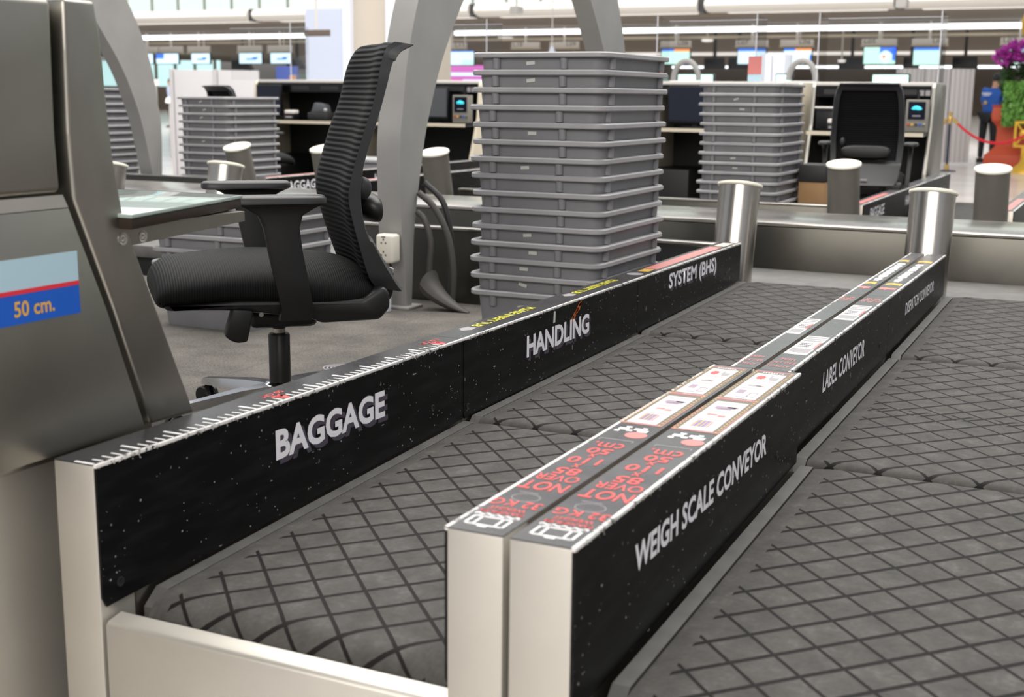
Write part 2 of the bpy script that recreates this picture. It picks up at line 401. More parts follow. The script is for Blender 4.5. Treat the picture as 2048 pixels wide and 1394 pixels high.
# ------------------------------------------------------------------ geometry helpers
class MB:
    def __init__(s):
        s.bm = bmesh.new()
        s.uv = None
    def face(s, vs):
        try:
            return s.bm.faces.new(vs)
        except ValueError:
            return None
    def box(s, x0, x1, y0, y1, z0, z1, bev=0.0, seg=2):
        b = bmesh.new()
        bmesh.ops.create_cube(b, size=1)
        for v in b.verts:
            v.co = Vector(((x0+x1)/2+v.co.x*(x1-x0), (y0+y1)/2+v.co.y*(y1-y0), (z0+z1)/2+v.co.z*(z1-z0)))
        if bev > 0:
            bmesh.ops.bevel(b, geom=b.edges[:], offset=bev, segments=seg, affect='EDGES', profile=0.5)
        return s.add(b)
    def add(s, b, mtx=None):
        if mtx is not None:
            bmesh.ops.transform(b, matrix=mtx, verts=b.verts)
        me = bpy.data.meshes.new('tmp'); b.to_mesh(me); b.free()
        s.bm.from_mesh(me); bpy.data.meshes.remove(me)
        return s
    def prism(s, poly, axis, a, b, bev=0.0, seg=2):
        # poly: 2-D outline in the plane across `axis`; extruded from a to b along it
        t = bmesh.new()
        def P(p, k):
            if axis == 'x': return Vector((k, p[0], p[1]))
            if axis == 'y': return Vector((p[0], k, p[1]))
            return Vector((p[0], p[1], k))
        A = [t.verts.new(P(p, a)) for p in poly]; B = [t.verts.new(P(p, b)) for p in poly]
        t.faces.new(A); t.faces.new(B[::-1])
        n = len(poly)
        for i in range(n):
            t.faces.new((A[i], B[i], B[(i+1) % n], A[(i+1) % n]))
        bmesh.ops.recalc_face_normals(t, faces=t.faces[:])
        if bev > 0:
            bmesh.ops.bevel(t, geom=t.edges[:], offset=bev, segments=seg, affect='EDGES', profile=0.5)
        return s.add(t)
    def lathe(s, prof, c=(0, 0, 0), n=32, mtx=None):
        t = bmesh.new()
        rings = []
        for r, z in prof:
            if r < 1e-6:
                rings.append([t.verts.new((0, 0, z))])
            else:
                rings.append([t.verts.new((r*math.cos(2*PI*i/n), r*math.sin(2*PI*i/n), z)) for i in range(n)])
        for a, b in zip(rings, rings[1:]):
            for i in range(n):
                j = (i+1) % n
                if len(a) == 1 and len(b) == 1: continue
                if len(a) == 1: t.faces.new((a[0], b[i], b[j]))
                elif len(b) == 1: t.faces.new((a[i], b[0], a[j]))
                else: t.faces.new((a[i], b[i], b[j], a[j]))
        bmesh.ops.recalc_face_normals(t, faces=t.faces[:])
        return s.add(t, (mtx or Matrix.Identity(4)) if mtx is not None else Matrix.Translation(c))
    def tube(s, pts, r, n=10, close=False):
        pts = [Vector(p) for p in pts]
        rad = r if isinstance(r, (list, tuple)) else [r]*len(pts)
        t = bmesh.new(); rings = []
        prev = None
        for i, p in enumerate(pts):
            if close:
                d = pts[(i+1) % len(pts)]-pts[i-1]
            else:
                d = (pts[min(i+1, len(pts)-1)]-pts[max(i-1, 0)])
            d.normalize()
            if prev is None:
                a = d.orthogonal().normalized()
            else:
                a = (prev - d*prev.dot(d)).normalized()
            prev = a
            b = d.cross(a)
            rings.append([t.verts.new(p+rad[i]*(math.cos(2*PI*k/n)*a+math.sin(2*PI*k/n)*b)) for k in range(n)])
        m = len(rings)
        for i in range(m if close else m-1):
            A, B = rings[i], rings[(i+1) % m]
            for k in range(n):
                t.faces.new((A[k], A[(k+1) % n], B[(k+1) % n], B[k]))
        if not close:
            t.faces.new(rings[0][::-1]); t.faces.new(rings[-1])
        bmesh.ops.recalc_face_normals(t, faces=t.faces[:])
        return s.add(t)
    def loft(s, rings, closed=True, cap=True):
        t = bmesh.new()
        R = [[t.verts.new(p) for p in r] for r in rings]
        n = len(R[0])
        for A, B in zip(R, R[1:]):
            for k in range(n if closed else n-1):
                t.faces.new((A[k], A[(k+1) % n], B[(k+1) % n], B[k]))
        if cap and closed:
            t.faces.new(R[0][::-1]); t.faces.new(R[-1])
        bmesh.ops.recalc_face_normals(t, faces=t.faces[:])
        return s.add(t)
    def sphere(s, c, r, sub=2, sc=(1, 1, 1)):
        t = bmesh.new(); bmesh.ops.create_icosphere(t, subdivisions=sub, radius=r)
        return s.add(t, Matrix.Translation(c) @ Matrix.Diagonal((sc[0], sc[1], sc[2], 1)))
    def quad(s, a, b, c, d):
        v = [s.bm.verts.new(p) for p in (a, b, c, d)]
        s.bm.faces.new(v); return s
    def build(s, name, material, parent=None, world=False, smooth=35):
        me = bpy.data.meshes.new(name)
        s.bm.to_mesh(me); s.bm.free()
        return link(name, me, material, parent, world, smooth)

def root_loc(o):
    p = Vector((0, 0, 0))
    while o is not None:
        p += o.location; o = o.parent
    return p

def link(name, me, material, parent=None, world=False, smooth=35):
    me.materials.append(material)
    if smooth:
        for p in me.polygons: p.use_smooth = True
        me.set_sharp_from_angle(angle=math.radians(smooth))
    if world and parent is not None:
        me.transform(Matrix.Translation(-root_loc(parent)))
    o = bpy.data.objects.new(name, me); COL.objects.link(o)
    if parent is not None: o.parent = parent
    return o

def tag(o, label=None, cat=None, group=None, kind=None):
    if label: o['label'] = label
    if cat: o['category'] = cat
    if group: o['group'] = group
    if kind: o['kind'] = kind
    return o

def thing(name, label, cat, loc=(0, 0, 0), rotz=0.0, group=None):
    o = bpy.data.objects.new(name, None); COL.objects.link(o)
    o.empty_display_size = 0.1
    o.location = loc; o.rotation_euler = (0, 0, rotz)
    return tag(o, label, cat, group)

def dup(src, loc, rotz, label, group=None):
    r = src.copy(); COL.objects.link(r); r.location = loc; r.rotation_euler = (0, 0, rotz)
    r['label'] = label
    if group: r['group'] = group
    def kids(a, b):
        for ch in list(a.children):
            c = ch.copy(); COL.objects.link(c); c.parent = b
            kids(ch, c)
    kids(src, r)
    return r

# lettering: the word fitted to w x h metres, lying in the plane (right, upv) with its lower left corner at o
def text_mesh(txt, o, right, upv, w_, h_, bold=0.0, mid=False):
    cu = bpy.data.curves.new('t', 'FONT'); cu.body = txt; cu.size = 1.0; cu.offset = bold
    cu.fill_mode = 'FRONT'; cu.resolution_u = 3
    ob = bpy.data.objects.new('t', cu); COL.objects.link(ob)
    bpy.context.view_layer.update()
    dg = bpy.context.evaluated_depsgraph_get()
    me = bpy.data.meshes.new_from_object(ob.evaluated_get(dg))
    bpy.data.objects.remove(ob); bpy.data.curves.remove(cu)
    xs = [v.co.x for v in me.vertices]; ys = [v.co.y for v in me.vertices]
    x0, x1, y0, y1 = min(xs), max(xs), min(ys), max(ys)
    if w_ is None: w_ = h_*(x1-x0)/(y1-y0)
    o = Vector(o); right = Vector(right).normalized(); upv = Vector(upv).normalized()
    if mid: o = o - right*w_/2 - upv*h_/2
    for v in me.vertices:
        v.co = o + right*((v.co.x-x0)/(x1-x0)*w_) + upv*((v.co.y-y0)/(y1-y0)*h_)
    return me

def text(name, txt, material, parent, o, right, upv, w_, h_, bold=0.0, mid=False):
    me = text_mesh(txt, o, right, upv, w_, h_, bold, mid)
    return link(name, me, material, parent, True, 0)

def texts(name, items, material, parent):
    # several words printed on one label, as one mesh
    b = bmesh.new()
    for a in items:
        me = text_mesh(*a); b.from_mesh(me); bpy.data.meshes.remove(me)
    me = bpy.data.meshes.new(name); b.to_mesh(me); b.free()
    return link(name, me, material, parent, True, 0)

def struct(name, mb, material):
    return tag(mb.build(name, material), kind='structure')

def smoothstep(t):
    t = max(0, min(1, t)); return t*t*(3-2*t)
def interp(tab, z):
    for (a, b), (c, d) in zip(tab, tab[1:]):
        if (a <= z <= c) or (c <= z <= a):
            t = (z-a)/(c-a) if c != a else 0
            return b+(d-b)*t
    return tab[0][1] if abs(z-tab[0][0]) < abs(z-tab[-1][0]) else tab[-1][1]
def catmull(pts, k=6):
    P = [Vector(p) for p in pts]; P = [2*P[0]-P[1]]+P+[2*P[-1]-P[-2]]
    out = []
    for i in range(1, len(P)-2):
        for j in range(k):
            t = j/k
            a, b, c, d = P[i-1], P[i], P[i+1], P[i+2]
            out.append(0.5*((2*b)+(c-a)*t+(2*a-5*b+4*c-d)*t*t+(3*b-a-3*c+d)*t**3))
    out.append(P[-2]); return out
ORD = ['top', 'second', 'third', 'fourth', 'fifth', 'sixth', 'seventh', 'eighth', 'ninth', 'tenth', 'eleventh', 'twelfth', 'thirteenth', 'fourteenth', 'fifteenth']
RT = 0.65      # top of the guard rails
PL = 0.32      # height of the staff platform

#SECTIONS
# ------------------------------------------------------------------ setting
struct('floor', MB().box(-70, 40, -14, 110, -0.2, 0.0), M['floor'])
struct('floor_platform', MB().box(-9, 6, 0.42, 3.44, 0.0, PL, 0.004), M['carpet'])
struct('floor_platform_opposite', MB().box(-9, 6, 5.56, 8.55, 0.0, PL, 0.004), M['carpet'])

# ------------------------------------------------------------------ conveyors, near row
Y1, Y2, Y3 = 1.167, 2.31, 3.44
ZB = {0: 0.4285, Y1: 0.465, Y2: 0.483, Y3: 0.508}

def belt_mesh(x0, x1, y0, y1, z0, z1, r0, r1, name, material, parent):
    # closed belt loop round two rollers; UV in metres along and across
    path = []
    n = 10
    for i in range(n+1):                                            # front roller, from underneath to the top
        a = -PI/2 - i/n*PI
        path.append((y0+r0+r0*math.cos(a), z0-r0+r0*math.sin(a)))
    m = 24
    for i in range(1, m):
        t = i/m
        path.append((y0+r0+(y1-y0-r0-r1)*t, z0+(z1-z0)*t))
    for i in range(n+1):
        a = PI/2 - i/n*PI
        path.append((y1-r1+r1*math.cos(a), z1-r1+r1*math.sin(a)))
    bm = bmesh.new(); uvl = bm.loops.layers.uv.new('UVMap')
    nx = 14
    s = 0; rows = []
    for i, (y, z) in enumerate(path):
        if i: s += math.hypot(y-path[i-1][0], z-path[i-1][1])
        row = []
        for k in range(nx+1):
            t = k/nx
            x = x0+(x1-x0)*t
            e = min(t, 1-t)*(x1-x0)
            drop = 0.004*max(0, 1-e/0.012)
            row.append((bm.verts.new((x, y, z-drop)), (x-x0, s)))
        rows.append(row)
    for A, B in zip(rows, rows[1:]):
        for k in range(nx):
            f = bm.faces.new((A[k][0], A[k+1][0], B[k+1][0], B[k][0]))
            for l, q in zip(f.loops, (A[k], A[k+1], B[k+1], B[k])):
                l[uvl].uv = q[1]
    me = bpy.data.meshes.new(name); bm.to_mesh(me); bm.free()
    return link(name, me, material, parent, True, 60)

def conveyor(name, label, x, ya, yb, za, zb, first=False, material=None):
    t = thing(name, label, 'conveyor', (x+0.3, ya, 0))
    belt_mesh(x+0.036, x+0.566, ya+(0.05 if first else 0.004), yb-0.004, za, zb, 0.055 if first else 0.022, 0.022, 'belt', material or M['belt'], t)
    for xs in (x+0.004, x+0.570):                                   # side strips between belt and guard rail
        ys = ya+(0.085 if first else 0.01)
        MB().prism([(ys, za-0.09), (yb-0.004, zb-0.09), (yb-0.004, zb-0.006), (ys+0.03, za-0.006), (ys, za-0.03)], 'x', xs, xs+0.026).build('side_strip', M['skirt'], t, True)
    MB().prism([(ya+0.12, za-0.115), (yb-0.12, zb-0.115), (yb-0.12, 0.12), (ya+0.12, 0.12)], 'x', x+0.05, x+0.55).build('bed', M['dark'], t, True)
    for xx in (x+0.08, x+0.50):
        for yy in (ya+0.25, yb-0.25):
            MB().box(xx, xx+0.04, yy, yy+0.04, 0, 0.12).build('foot', M['dark'], t, True)
    if first:
        p = MB().prism([(0.0, 0.0), (0.0, 0.398), (0.006, 0.404), (0.034, 0.409), (0.042, 0.404), (0.042, 0.0)], 'x', x+0.003, x+0.594, 0.0015, 1)
        p.build('front_plate', M['steel_post'], t, True)
    return t

conveyor('weigh_scale_conveyor', 'grooved belt between BAGGAGE rail and twin rails, steel plate at its near end', 0.0, 0, Y1, ZB[0], ZB[Y1], True)
conveyor('label_conveyor', 'middle ribbed belt beside the rail lettered HANDLING', 0.0, Y1, Y2, ZB[Y1]+0.004, ZB[Y2])
conveyor('dispatch_conveyor', 'far ribbed belt beside the rail lettered SYSTEM (BHS)', 0.0, Y2, Y3, ZB[Y2]+0.004, ZB[Y3])
conveyor('weigh_scale_conveyor', 'nearest ribbed belt beside the rail lettered WEIGH SCALE CONVEYOR', 0.785, 0, Y1, ZB[0]+0.004, ZB[Y1], True)
conveyor('label_conveyor', 'ribbed belt with a zigzag splice beside the rail lettered LABEL CONVEYOR', 0.762, Y1, Y2, ZB[Y1]+0.004, ZB[Y2], False, M['belt_splice'])
conveyor('dispatch_conveyor', 'far ribbed belt beside the rail lettered DISPATCH CONVEYOR', 0.762, Y2, Y3, ZB[Y2]+0.004, ZB[Y3])

def panel_mesh(name, x, side, ya, yb, za, zb, parent, material, cut=0.05):
    # thin enamel sheet on the rail's flank, UV: distance along, depth below the top edge (or from a near end)
    y0, y1 = ya+0.0015, yb-0.0015
    outline = [(y0, RT+0.001), (y1, RT+0.001), (y1, zb-0.002), (y0+cut, za-0.002+0.0), (y0+0.008, za-0.004), (y0, za+0.012)]
    bm = bmesh.new(); uvl = bm.loops.layers.uv.new('UVMap')
    A = [bm.verts.new((x, p[0], p[1])) for p in outline]; B = [bm.verts.new((x+side*0.004, p[0], p[1])) for p in outline]
    fs = [bm.faces.new(A), bm.faces.new(B)]
    n = len(outline)
    for i in range(n):
        fs.append(bm.faces.new((A[i], A[(i+1) % n], B[(i+1) % n], B[i])))
    bmesh.ops.recalc_face_normals(bm, faces=fs)
    # cut into strips so the chipped edge can follow both the top and the near end
    for f in bm.faces:
        for l in f.loops:
            l[uvl].uv = (l.vert.co.y, RT+0.001-l.vert.co.z)
    me = bpy.data.meshes.new(name); bm.to_mesh(me); bm.free()
    return link(name, me, material, parent, True, 30)

def guard_rail(label, xa, xb, ya, yb, za, zb, faces, post=False, group=None, top='lam', posth=True):
    # faces: which flanks carry a black sheet (+1 towards +x, -1 towards -x)
    t = thing('guard_rail', label, 'guard rail', ((xa+xb)/2, ya, 0), 0, group)
    lo = xa+(0.004 if -1 in faces else 0); hi = xb-(0.004 if 1 in faces else 0)
    if post:
        MB().box(lo, hi, ya, ya+0.075, 0, RT, 0.0025).build('end_post', M['steel_post'], t, True)
        MB().box(lo+0.001, hi-0.001, ya+0.076, yb-0.001, 0.30, RT, 0.002).build('rail_body', M['steel'], t, True)
    else:
        MB().box(lo, hi, ya+0.001, yb-0.001, 0.30, RT, 0.002).build('rail_body', M['steel'], t, True)
    for sd in faces:
        panel_mesh('black_sheet', hi if sd > 0 else lo, sd, ya, yb, za, zb, t, M['panel'])
        e = MB().box((xb-0.006) if sd > 0 else xa-0.0004, xb+0.0004 if sd > 0 else xa+0.006, ya+0.001, yb-0.001, RT-0.004, RT+0.0022, 0.0014, 2)
        e.build('worn_edge', M['edge'], t, True)
    MB().box(xa+0.0005, xb-0.0055 if 1 in faces else xb-0.0005, ya+0.001, yb-0.001, RT, RT+0.0016).build('top_strip', M[top], t, True)
    return t

def bolt(parent, x, sd, y, z, r=0.008):
    m = Matrix.Translation((x, y, z)) @ Matrix.Rotation(sd*PI/2, 4, 'Y')
    MB().lathe([(r, 0), (r, 0.001), (r*0.8, 0.0016), (r*0.55, 0.0006), (0, 0.0004)], n=18, mtx=m).build('bolt', M['chair_black'], parent, True)

def panel_word(parent, txt, x, y0, y1, z0, z1, shadow=True, bold=0.03):
    if shadow:
        text('lettering_shadow', txt, M['lettershadow'], parent, (x+0.0003, y0+0.012, z0-0.010), (0, 1, 0), (0, 0, 1), y1-y0, z1-z0, bold)
    text('lettering', txt, M['letter'], parent, (x+0.0007, y0, z0), (0, 1, 0), (0, 0, 1), y1-y0, z1-z0, bold)

ZT = RT+0.0022
# left rail: ruler, tub stickers
LX = -0.083
r1 = guard_rail('black guard rail lettered BAGGAGE with a white ruler scale on top', LX, 0, 0, Y1, ZB[0], ZB[Y1], (1,), True, top='lam_dark')
panel_word(r1, 'BAGGAGE', 0.0, 0.446, 0.822, 0.545, 0.602, True, 0.034)
b = MB()
for i in range(56):
    y = 0.0045+0.0198*i
    if i in (25, 55): continue
    ln = 0.037 if i % 5 == 0 else 0.021
    hw = 0.0028 if i % 5 == 0 else 0.0016
    b.box(-0.007-ln, -0.007, y-hw, y+hw, RT+0.001, ZT)
b.build('ruler_marks', M['white_print'], r1, True, 0)
for y in (0.0045+0.0198*25, 0.0045+0.0198*55):
    MB().prism([(-0.008, y-0.006), (-0.008, y+0.006), (-0.04, y+0.012), (-0.034, y), (-0.04, y-0.012)], 'z', RT+0.001, ZT).build('red_mark', M['red_print'], r1, True, 0)
for mw, mv, y in (('MIN', '50 CM', 0.51), ('MAX', '110 CM', 1.108)):
    texts('red_lettering', [(mw, (-0.034, y, ZT), (0, -1, 0), (1, 0, 0), 0.030, 0.014, 0.01), (mv, (-0.056, y+0.026, ZT), (0, -1, 0), (1, 0, 0), 0.012*len(mv), 0.014, 0.01)], M['red_print'], r1)
for y, z in ((1.023, 0.519), (0.04, 0.455)): bolt(r1, 0.0, 1, y, z)

r2 = guard_rail('black guard rail lettered HANDLING with an orange scrape and yellow PLEASE INSERT TUB strips', LX, 0, Y1, Y2, ZB[Y1], ZB[Y2], (1,), top='lam_dark')
panel_word(r2, 'HANDLING', 0.0, 1.509, 1.920, 0.545, 0.602, True, 0.032)
for ya, yb, yc in ((1.254, 1.31, 1.647), (1.866, 1.92, 2.243)):
    MB().prism([(-0.070, ya+0.02), (-0.052, ya), (-0.034, ya+0.02), (-0.040, yb), (-0.064, yb)], 'z', RT+0.001, ZT).build('white_arrow', M['grey_print'], r2, True, 0)
    texts('yellow_lettering', [('PLEASE INSERT TUB', (-0.064, yc, ZT), (0, -1, 0), (1, 0, 0), yc-yb-0.012, 0.026, 0.02)], M['yellow_print'], r2)
o = MB()
for (y, z, s) in ((1.800, 0.600, 1), (1.816, 0.611, 1.1), (1.832, 0.620, 0.9), (1.846, 0.629, 1.2), (1.854, 0.637, 0.8)):
    o.prism([(y-0.014*s, z-0.010*s), (y+0.004*s, z-0.006*s), (y+0.013*s, z+0.010*s), (y+0.002*s, z+0.008*s), (y-0.009*s, z+0.002*s)], 'x', 0.0002, 0.0006)
o.build('orange_scrape', M['orange_mark'], r2, True, 0)
MB().prism([(1.672, 0.610), (1.684, 0.611), (1.686, 0.640), (1.676, 0.641)], 'x', 0.0002, 0.0008).build('tape_scrap', M['white_tape'], r2, True, 0)
for y, z in ((1.19, 0.487), (2.193, 0.537)): bolt(r2, 0.0, 1, y, z)

r3 = guard_rail('black guard rail lettered SYSTEM (BHS) with a red printed strip on top', LX, 0, Y2, Y3, ZB[Y2], ZB[Y3], (1,), top='lam_dark')
panel_word(r3, 'SYSTEM (BHS)', 0.0, 2.600, 3.122, 0.566, 0.632, True, 0.025)
MB().box(-0.066, -0.020, 2.54, 3.25, RT+0.001, ZT).build('red_strip', M['pink_print'], r3, True, 0)
MB().lathe([(0.026, 0), (0.026, 0.0006), (0, 0.0006)], (-0.045, 2.40, RT+0.0016), 20).build('round_sticker', M['grey_print'], r3, True)
MB().box(-0.062, -0.026, 2.47, 2.53, RT+0.001, ZT).build('gold_sticker', M['gold_print'], r3, True, 0)
MB().box(-0.060, -0.020, 3.28, 3.40, RT+0.001, ZT).build('white_sticker', M['cream'], r3, True, 0)
for y, z in ((3.25, 0.60), (3.25, 0.555)): bolt(r3, 0.0, 1, y, z, 0.006)

# the twin rails between the two belts
def weigh_stickers(t, x0, x1):
    xm = (x0+x1)/2; W = x1-x0
    c = MB()
    for a, b_, d, e in ((-0.30, 0.30, 0.026, 0.029), (-0.30, 0.30, 0.058, 0.061), (-0.34, -0.30, 0.028, 0.059), (0.30, 0.34, 0.028, 0.059), (-0.20, -0.165, 0.028, 0.06), (0.165, 0.20, 0.028, 0.06), (-0.08, 0.08, 0.021, 0.026), (-0.36, 0.36, 0.066, 0.0695)):
        c.box(xm+a*W, xm+b_*W, d, e, RT+0.001, ZT)
    for k in range(5):
        c.lathe([(0.0042, 0), (0.0042, 0.0006), (0, 0.0006)], (xm+(-0.34+0.17*k)*W, 0.0695, RT+0.0016), 12)
    c.build('trolley_symbol', M['white_print'], t, True, 0)
    L = (-1, 0, 0); U = (0, -1, 0)
    def row(s, y, h, wd, bold=0.004):
        return (s, (xm+wd*W/2, y+h/2, ZT), L, U, wd*W, h, bold)
    texts('red_lettering', [row('MAXIMUM', 0.083, 0.010, 0.74), row('WEIGHT', 0.100, 0.012, 0.64), row('32 KG', 0.127, 0.026, 0.86),
          row('NOT', 0.218, 0.040, 0.82, 0.012), row('OVER', 0.264, 0.030, 0.80), row('85', 0.302, 0.034, 0.46, 0.012), row('x', 0.336, 0.018, 0.16), row('110', 0.367, 0.034, 0.62, 0.012),
          row('x', 0.400, 0.018, 0.16), row('50', 0.428, 0.032, 0.46, 0.012), row('cm.', 0.468, 0.028, 0.60)], M['red_print'], t)
    ring = [(xm+0.24*W*math.cos(a*PI/12), 0.158+0.018*math.sin(a*PI/12), ZT-0.0006) for a in range(24)]
    g = MB().tube(ring, 0.0008, 6, True)
    g.box(xm-0.24*W, xm+0.10*W, 0.180, 0.1815, RT+0.001, ZT)
    g.box(xm-0.34*W, xm+0.34*W, 0.505, 0.507, RT+0.001, ZT)
    g.box(xm-0.34*W, xm-0.325*W, 0.495, 0.505, RT+0.001, ZT); g.box(xm+0.325*W, xm+0.34*W, 0.495, 0.505, RT+0.001, ZT)
    g.build('scale_symbol', M['grey_print'], t, True, 0)
    h = MB()
    for dx_, y_, a, b_ in ((-0.20, 0.580, 0.10, 0.010), (-0.05, 0.572, 0.06, 0.006), (-0.28, 0.565, 0.05, 0.007), (0.10, 0.584, 0.09, 0.010), (0.22, 0.575, 0.10, 0.012), (0.20, 0.592, 0.05, 0.006), (-0.14, 0.594, 0.06, 0.005)):
        h.box(xm+(dx_-a)*W, xm+(dx_+a)*W, y_-b_/2-0.002, y_+b_/2, RT+0.001, ZT)
    h.build('bag_symbols', M['white_print'], t, True, 0)
    MB().lathe([(0.019, 0), (0.019, 0.0006), (0, 0.0006)], (xm+0.20*W, 0.545, RT+0.0016), 24).build('red_disc', M['pink_print'], t, True)
    # the bordered notice with rows of small pictures
    MB().box(x0+0.0005, x1-0.006, 0.616, 1.150, RT+0.001, ZT-0.0002).build('notice_border', M['brown_print'], t, True, 0)
    d = MB()
    for k in range(34):
        y = 0.622+0.0155*k
        if y > 1.145: break
        for xx in (x0+0.006, x1-0.0125):
            d.box(xx-0.0014, xx+0.0014, y, y+0.006, ZT-0.0004, ZT+0.0002)
    d.build('notice_dashes', M['gold_print'], t, True, 0)
    d = MB()
    for y in (0.617, 0.867, 0.8735, 1.144):
        d.box(x0+0.003, x1-0.009, y, y+0.004, ZT-0.0004, ZT+0.0001)
    for xx in (x0+0.002, x1-0.0085):
        d.box(xx, xx+0.0015, 0.616, 0.80, ZT-0.0004, ZT+0.0001)
    d.build('notice_red_lines', M['pink_print'], t, True, 0)
    p = MB()
    p.box(x0+0.0125, x1-0.0185, 0.624, 0.846, ZT-0.0004, ZT+0.0004); p.box(x0+0.0125, x1-0.0185, 0.884, 1.122, ZT-0.0004, ZT+0.0004)
    p.build('notice_paper', M['paper'], t, True, 0)
    q = ZT+0.0007
    xi0, xi1 = x0+0.016, x1-0.022; wi = xi1-xi0
    def px(mn, items):
        m_ = MB()
        for a, b_, y, h_ in items: m_.box(xi0+a*wi, xi0+b_*wi, y, y+h_, ZT, q)
        m_.build('notice_picture', M[mn], t, True, 0)
    px('blue_print', [(0.26, 0.34, 0.648, 0.045), (0.42, 0.48, 0.648, 0.045), (0.54, 0.60, 0.648, 0.045), (0.30, 0.62, 1.0-0.105, 0.003)])
    px('gold_print', [(0.35, 0.41, 0.648, 0.045), (0.49, 0.53, 0.648, 0.045), (0.22, 0.25, 0.648, 0.045)])
    px('pink_print', [(0.62, 0.66, 0.648, 0.045), (0.70, 0.74, 0.648, 0.040), (0.18, 0.21, 0.648, 0.045), (0.20, 0.55, 0.735, 0.010), (0.60, 0.85, 0.728, 0.012), (0.50, 0.80, 1.0, 0.004)])
    px('purple_print', [(0.15, 0.85, 0.790, 0.018), (0.25, 0.75, 0.782, 0.010), (0.55, 0.92, 0.798, 0.010), (0.12, 0.40, 0.928, 0.030), (0.62, 0.66, 0.905, 0.034), (0.62, 0.92, 0.903, 0.004), (0.62, 0.92, 0.936, 0.004), (0.90, 0.92, 0.905, 0.034)])
    px('grey_print', [(0.10, 0.90, 0.702, 0.0025), (0.10, 0.80, 0.765, 0.0025), (0.10, 0.90, 0.828, 0.0025), (0.10, 0.80, 0.975, 0.0025), (0.05, 0.95, 1.045, 0.0025), (0.58, 0.66, 1.075, 0.03), (0.66, 0.94, 1.062, 0.026), (0.2, 0.7, 0.996, 0.012)])
    s_ = [(xi0+(0.27+0.20*math.cos(k*PI/8)*(1 if k % 2 else 0.75))*wi, 1.082+0.020*math.sin(k*PI/8)*(1 if k % 2 else 0.75)) for k in range(16)]
    MB().prism(s_, 'z', ZT, q).build('notice_picture', M['red_print'], t, True, 0)
    texts('notice_heading', [('NOT LOAD', (x1-0.022, 0.879, ZT+0.0003), L, U, wi*0.7, 0.007, 0.02)], M['paper'], t)
    q = MB()
    for k in range(8): q.box(xi0+(0.08+0.105*k)*wi, xi0+(0.15+0.105*k)*wi, 1.129, 1.138, ZT, ZT+0.0004)
    q.build('notice_print', M['paper'], t, True, 0)

def tag_stickers(t, x0, x1, spots, redy):
    W = x1-x0; xm = (x0+x1)/2
    L = (-1, 0, 0); U = (0, -1, 0)
    for ya, yb in spots:
        h = yb-ya
        b_ = MB(); d = MB()
        lb = MB().box(x0+0.002, x1-0.012, ya, yb, RT+0.001, ZT-0.0002).build('barcode_label', M['paper'], t, True, 0)
        for k in (0.10, 0.17, 0.24, 0.70, 0.80, 0.90):
            b_.box(x0+0.006, x1-0.016, ya+h*k, ya+h*(k+0.055), ZT-0.0004, ZT+0.0002)
        for k in (0.40, 0.48, 0.56):
            for j in range(6):
                d.box(x0+0.010+j*0.0045, x0+0.013+j*0.0045, ya+h*k, ya+h*(k+0.03), ZT-0.0004, ZT+0.0003)
        b_.build('barcode_lines', M['grey_print'], lb, True, 0)
        MB().box(x1-0.018, x1-0.012, ya+h*0.34, ya+h*0.66, ZT-0.0004, ZT+0.0003).build('red_patch', M['pink_print'], lb, True, 0)
        d.build('small_print', M['lettershadow'], lb, True, 0)
    q = MB()
    for k in range(9):
        for y in (2.190, 2.215, 2.240):
            if (k*7+int(y*1000)) % 4: q.box(x0+(0.10+0.085*k)*W, x0+(0.16+0.085*k)*W, y, y+0.012, RT+0.001, ZT)
    q.build('red_print', M['pink_print'], t, True, 0)
    for part_ in (redy,):
        texts('red_lettering', [(s_, (xm+wd*W/2-0.004, dy, ZT), L, U, wd*W, 0.020, 0.004) for s_, dy, wd in part_], M['pink_print'], t)

def dispatch_stickers(t, x0, x1):
    W = x1-x0
    a = MB().box(x0+0.006, x1-0.012, 2.455, 2.490, RT+0.001, ZT); a.prism([(x0+0.022, 2.455), (x0+0.030, 2.455), (x0+0.024, 2.435)], 'z', RT+0.001, ZT)
    a.build('speech_symbol', M['pink_print'], t, True, 0)
    g = MB()
    for y in (2.545, 3.155):
        g.prism([(x0+0.008, y), (x0+0.024, y+0.02), (x1-0.012, y), (x1-0.012, y+0.045), (x0+0.024, y+0.06), (x0+0.008, y+0.045)], 'z', RT+0.001, ZT)
    g.build('chevron', M['gold_print'], t, True, 0)
    q = MB(); rr = random.Random(3)
    for k in range(22):                                             # print too small to read
        y = 2.63+0.0225*k; h = rr.uniform(0.012, 0.028)
        q.box(x0+0.026-h/2, x0+0.026+h/2, y, y+rr.uniform(0.006, 0.013), RT+0.001, ZT)
        if k % 3: q.box(x0+0.014, x0+0.038, y+0.014, y+0.0175, RT+0.001, ZT)
    q.build('white_print', M['white_print'], t, True, 0)

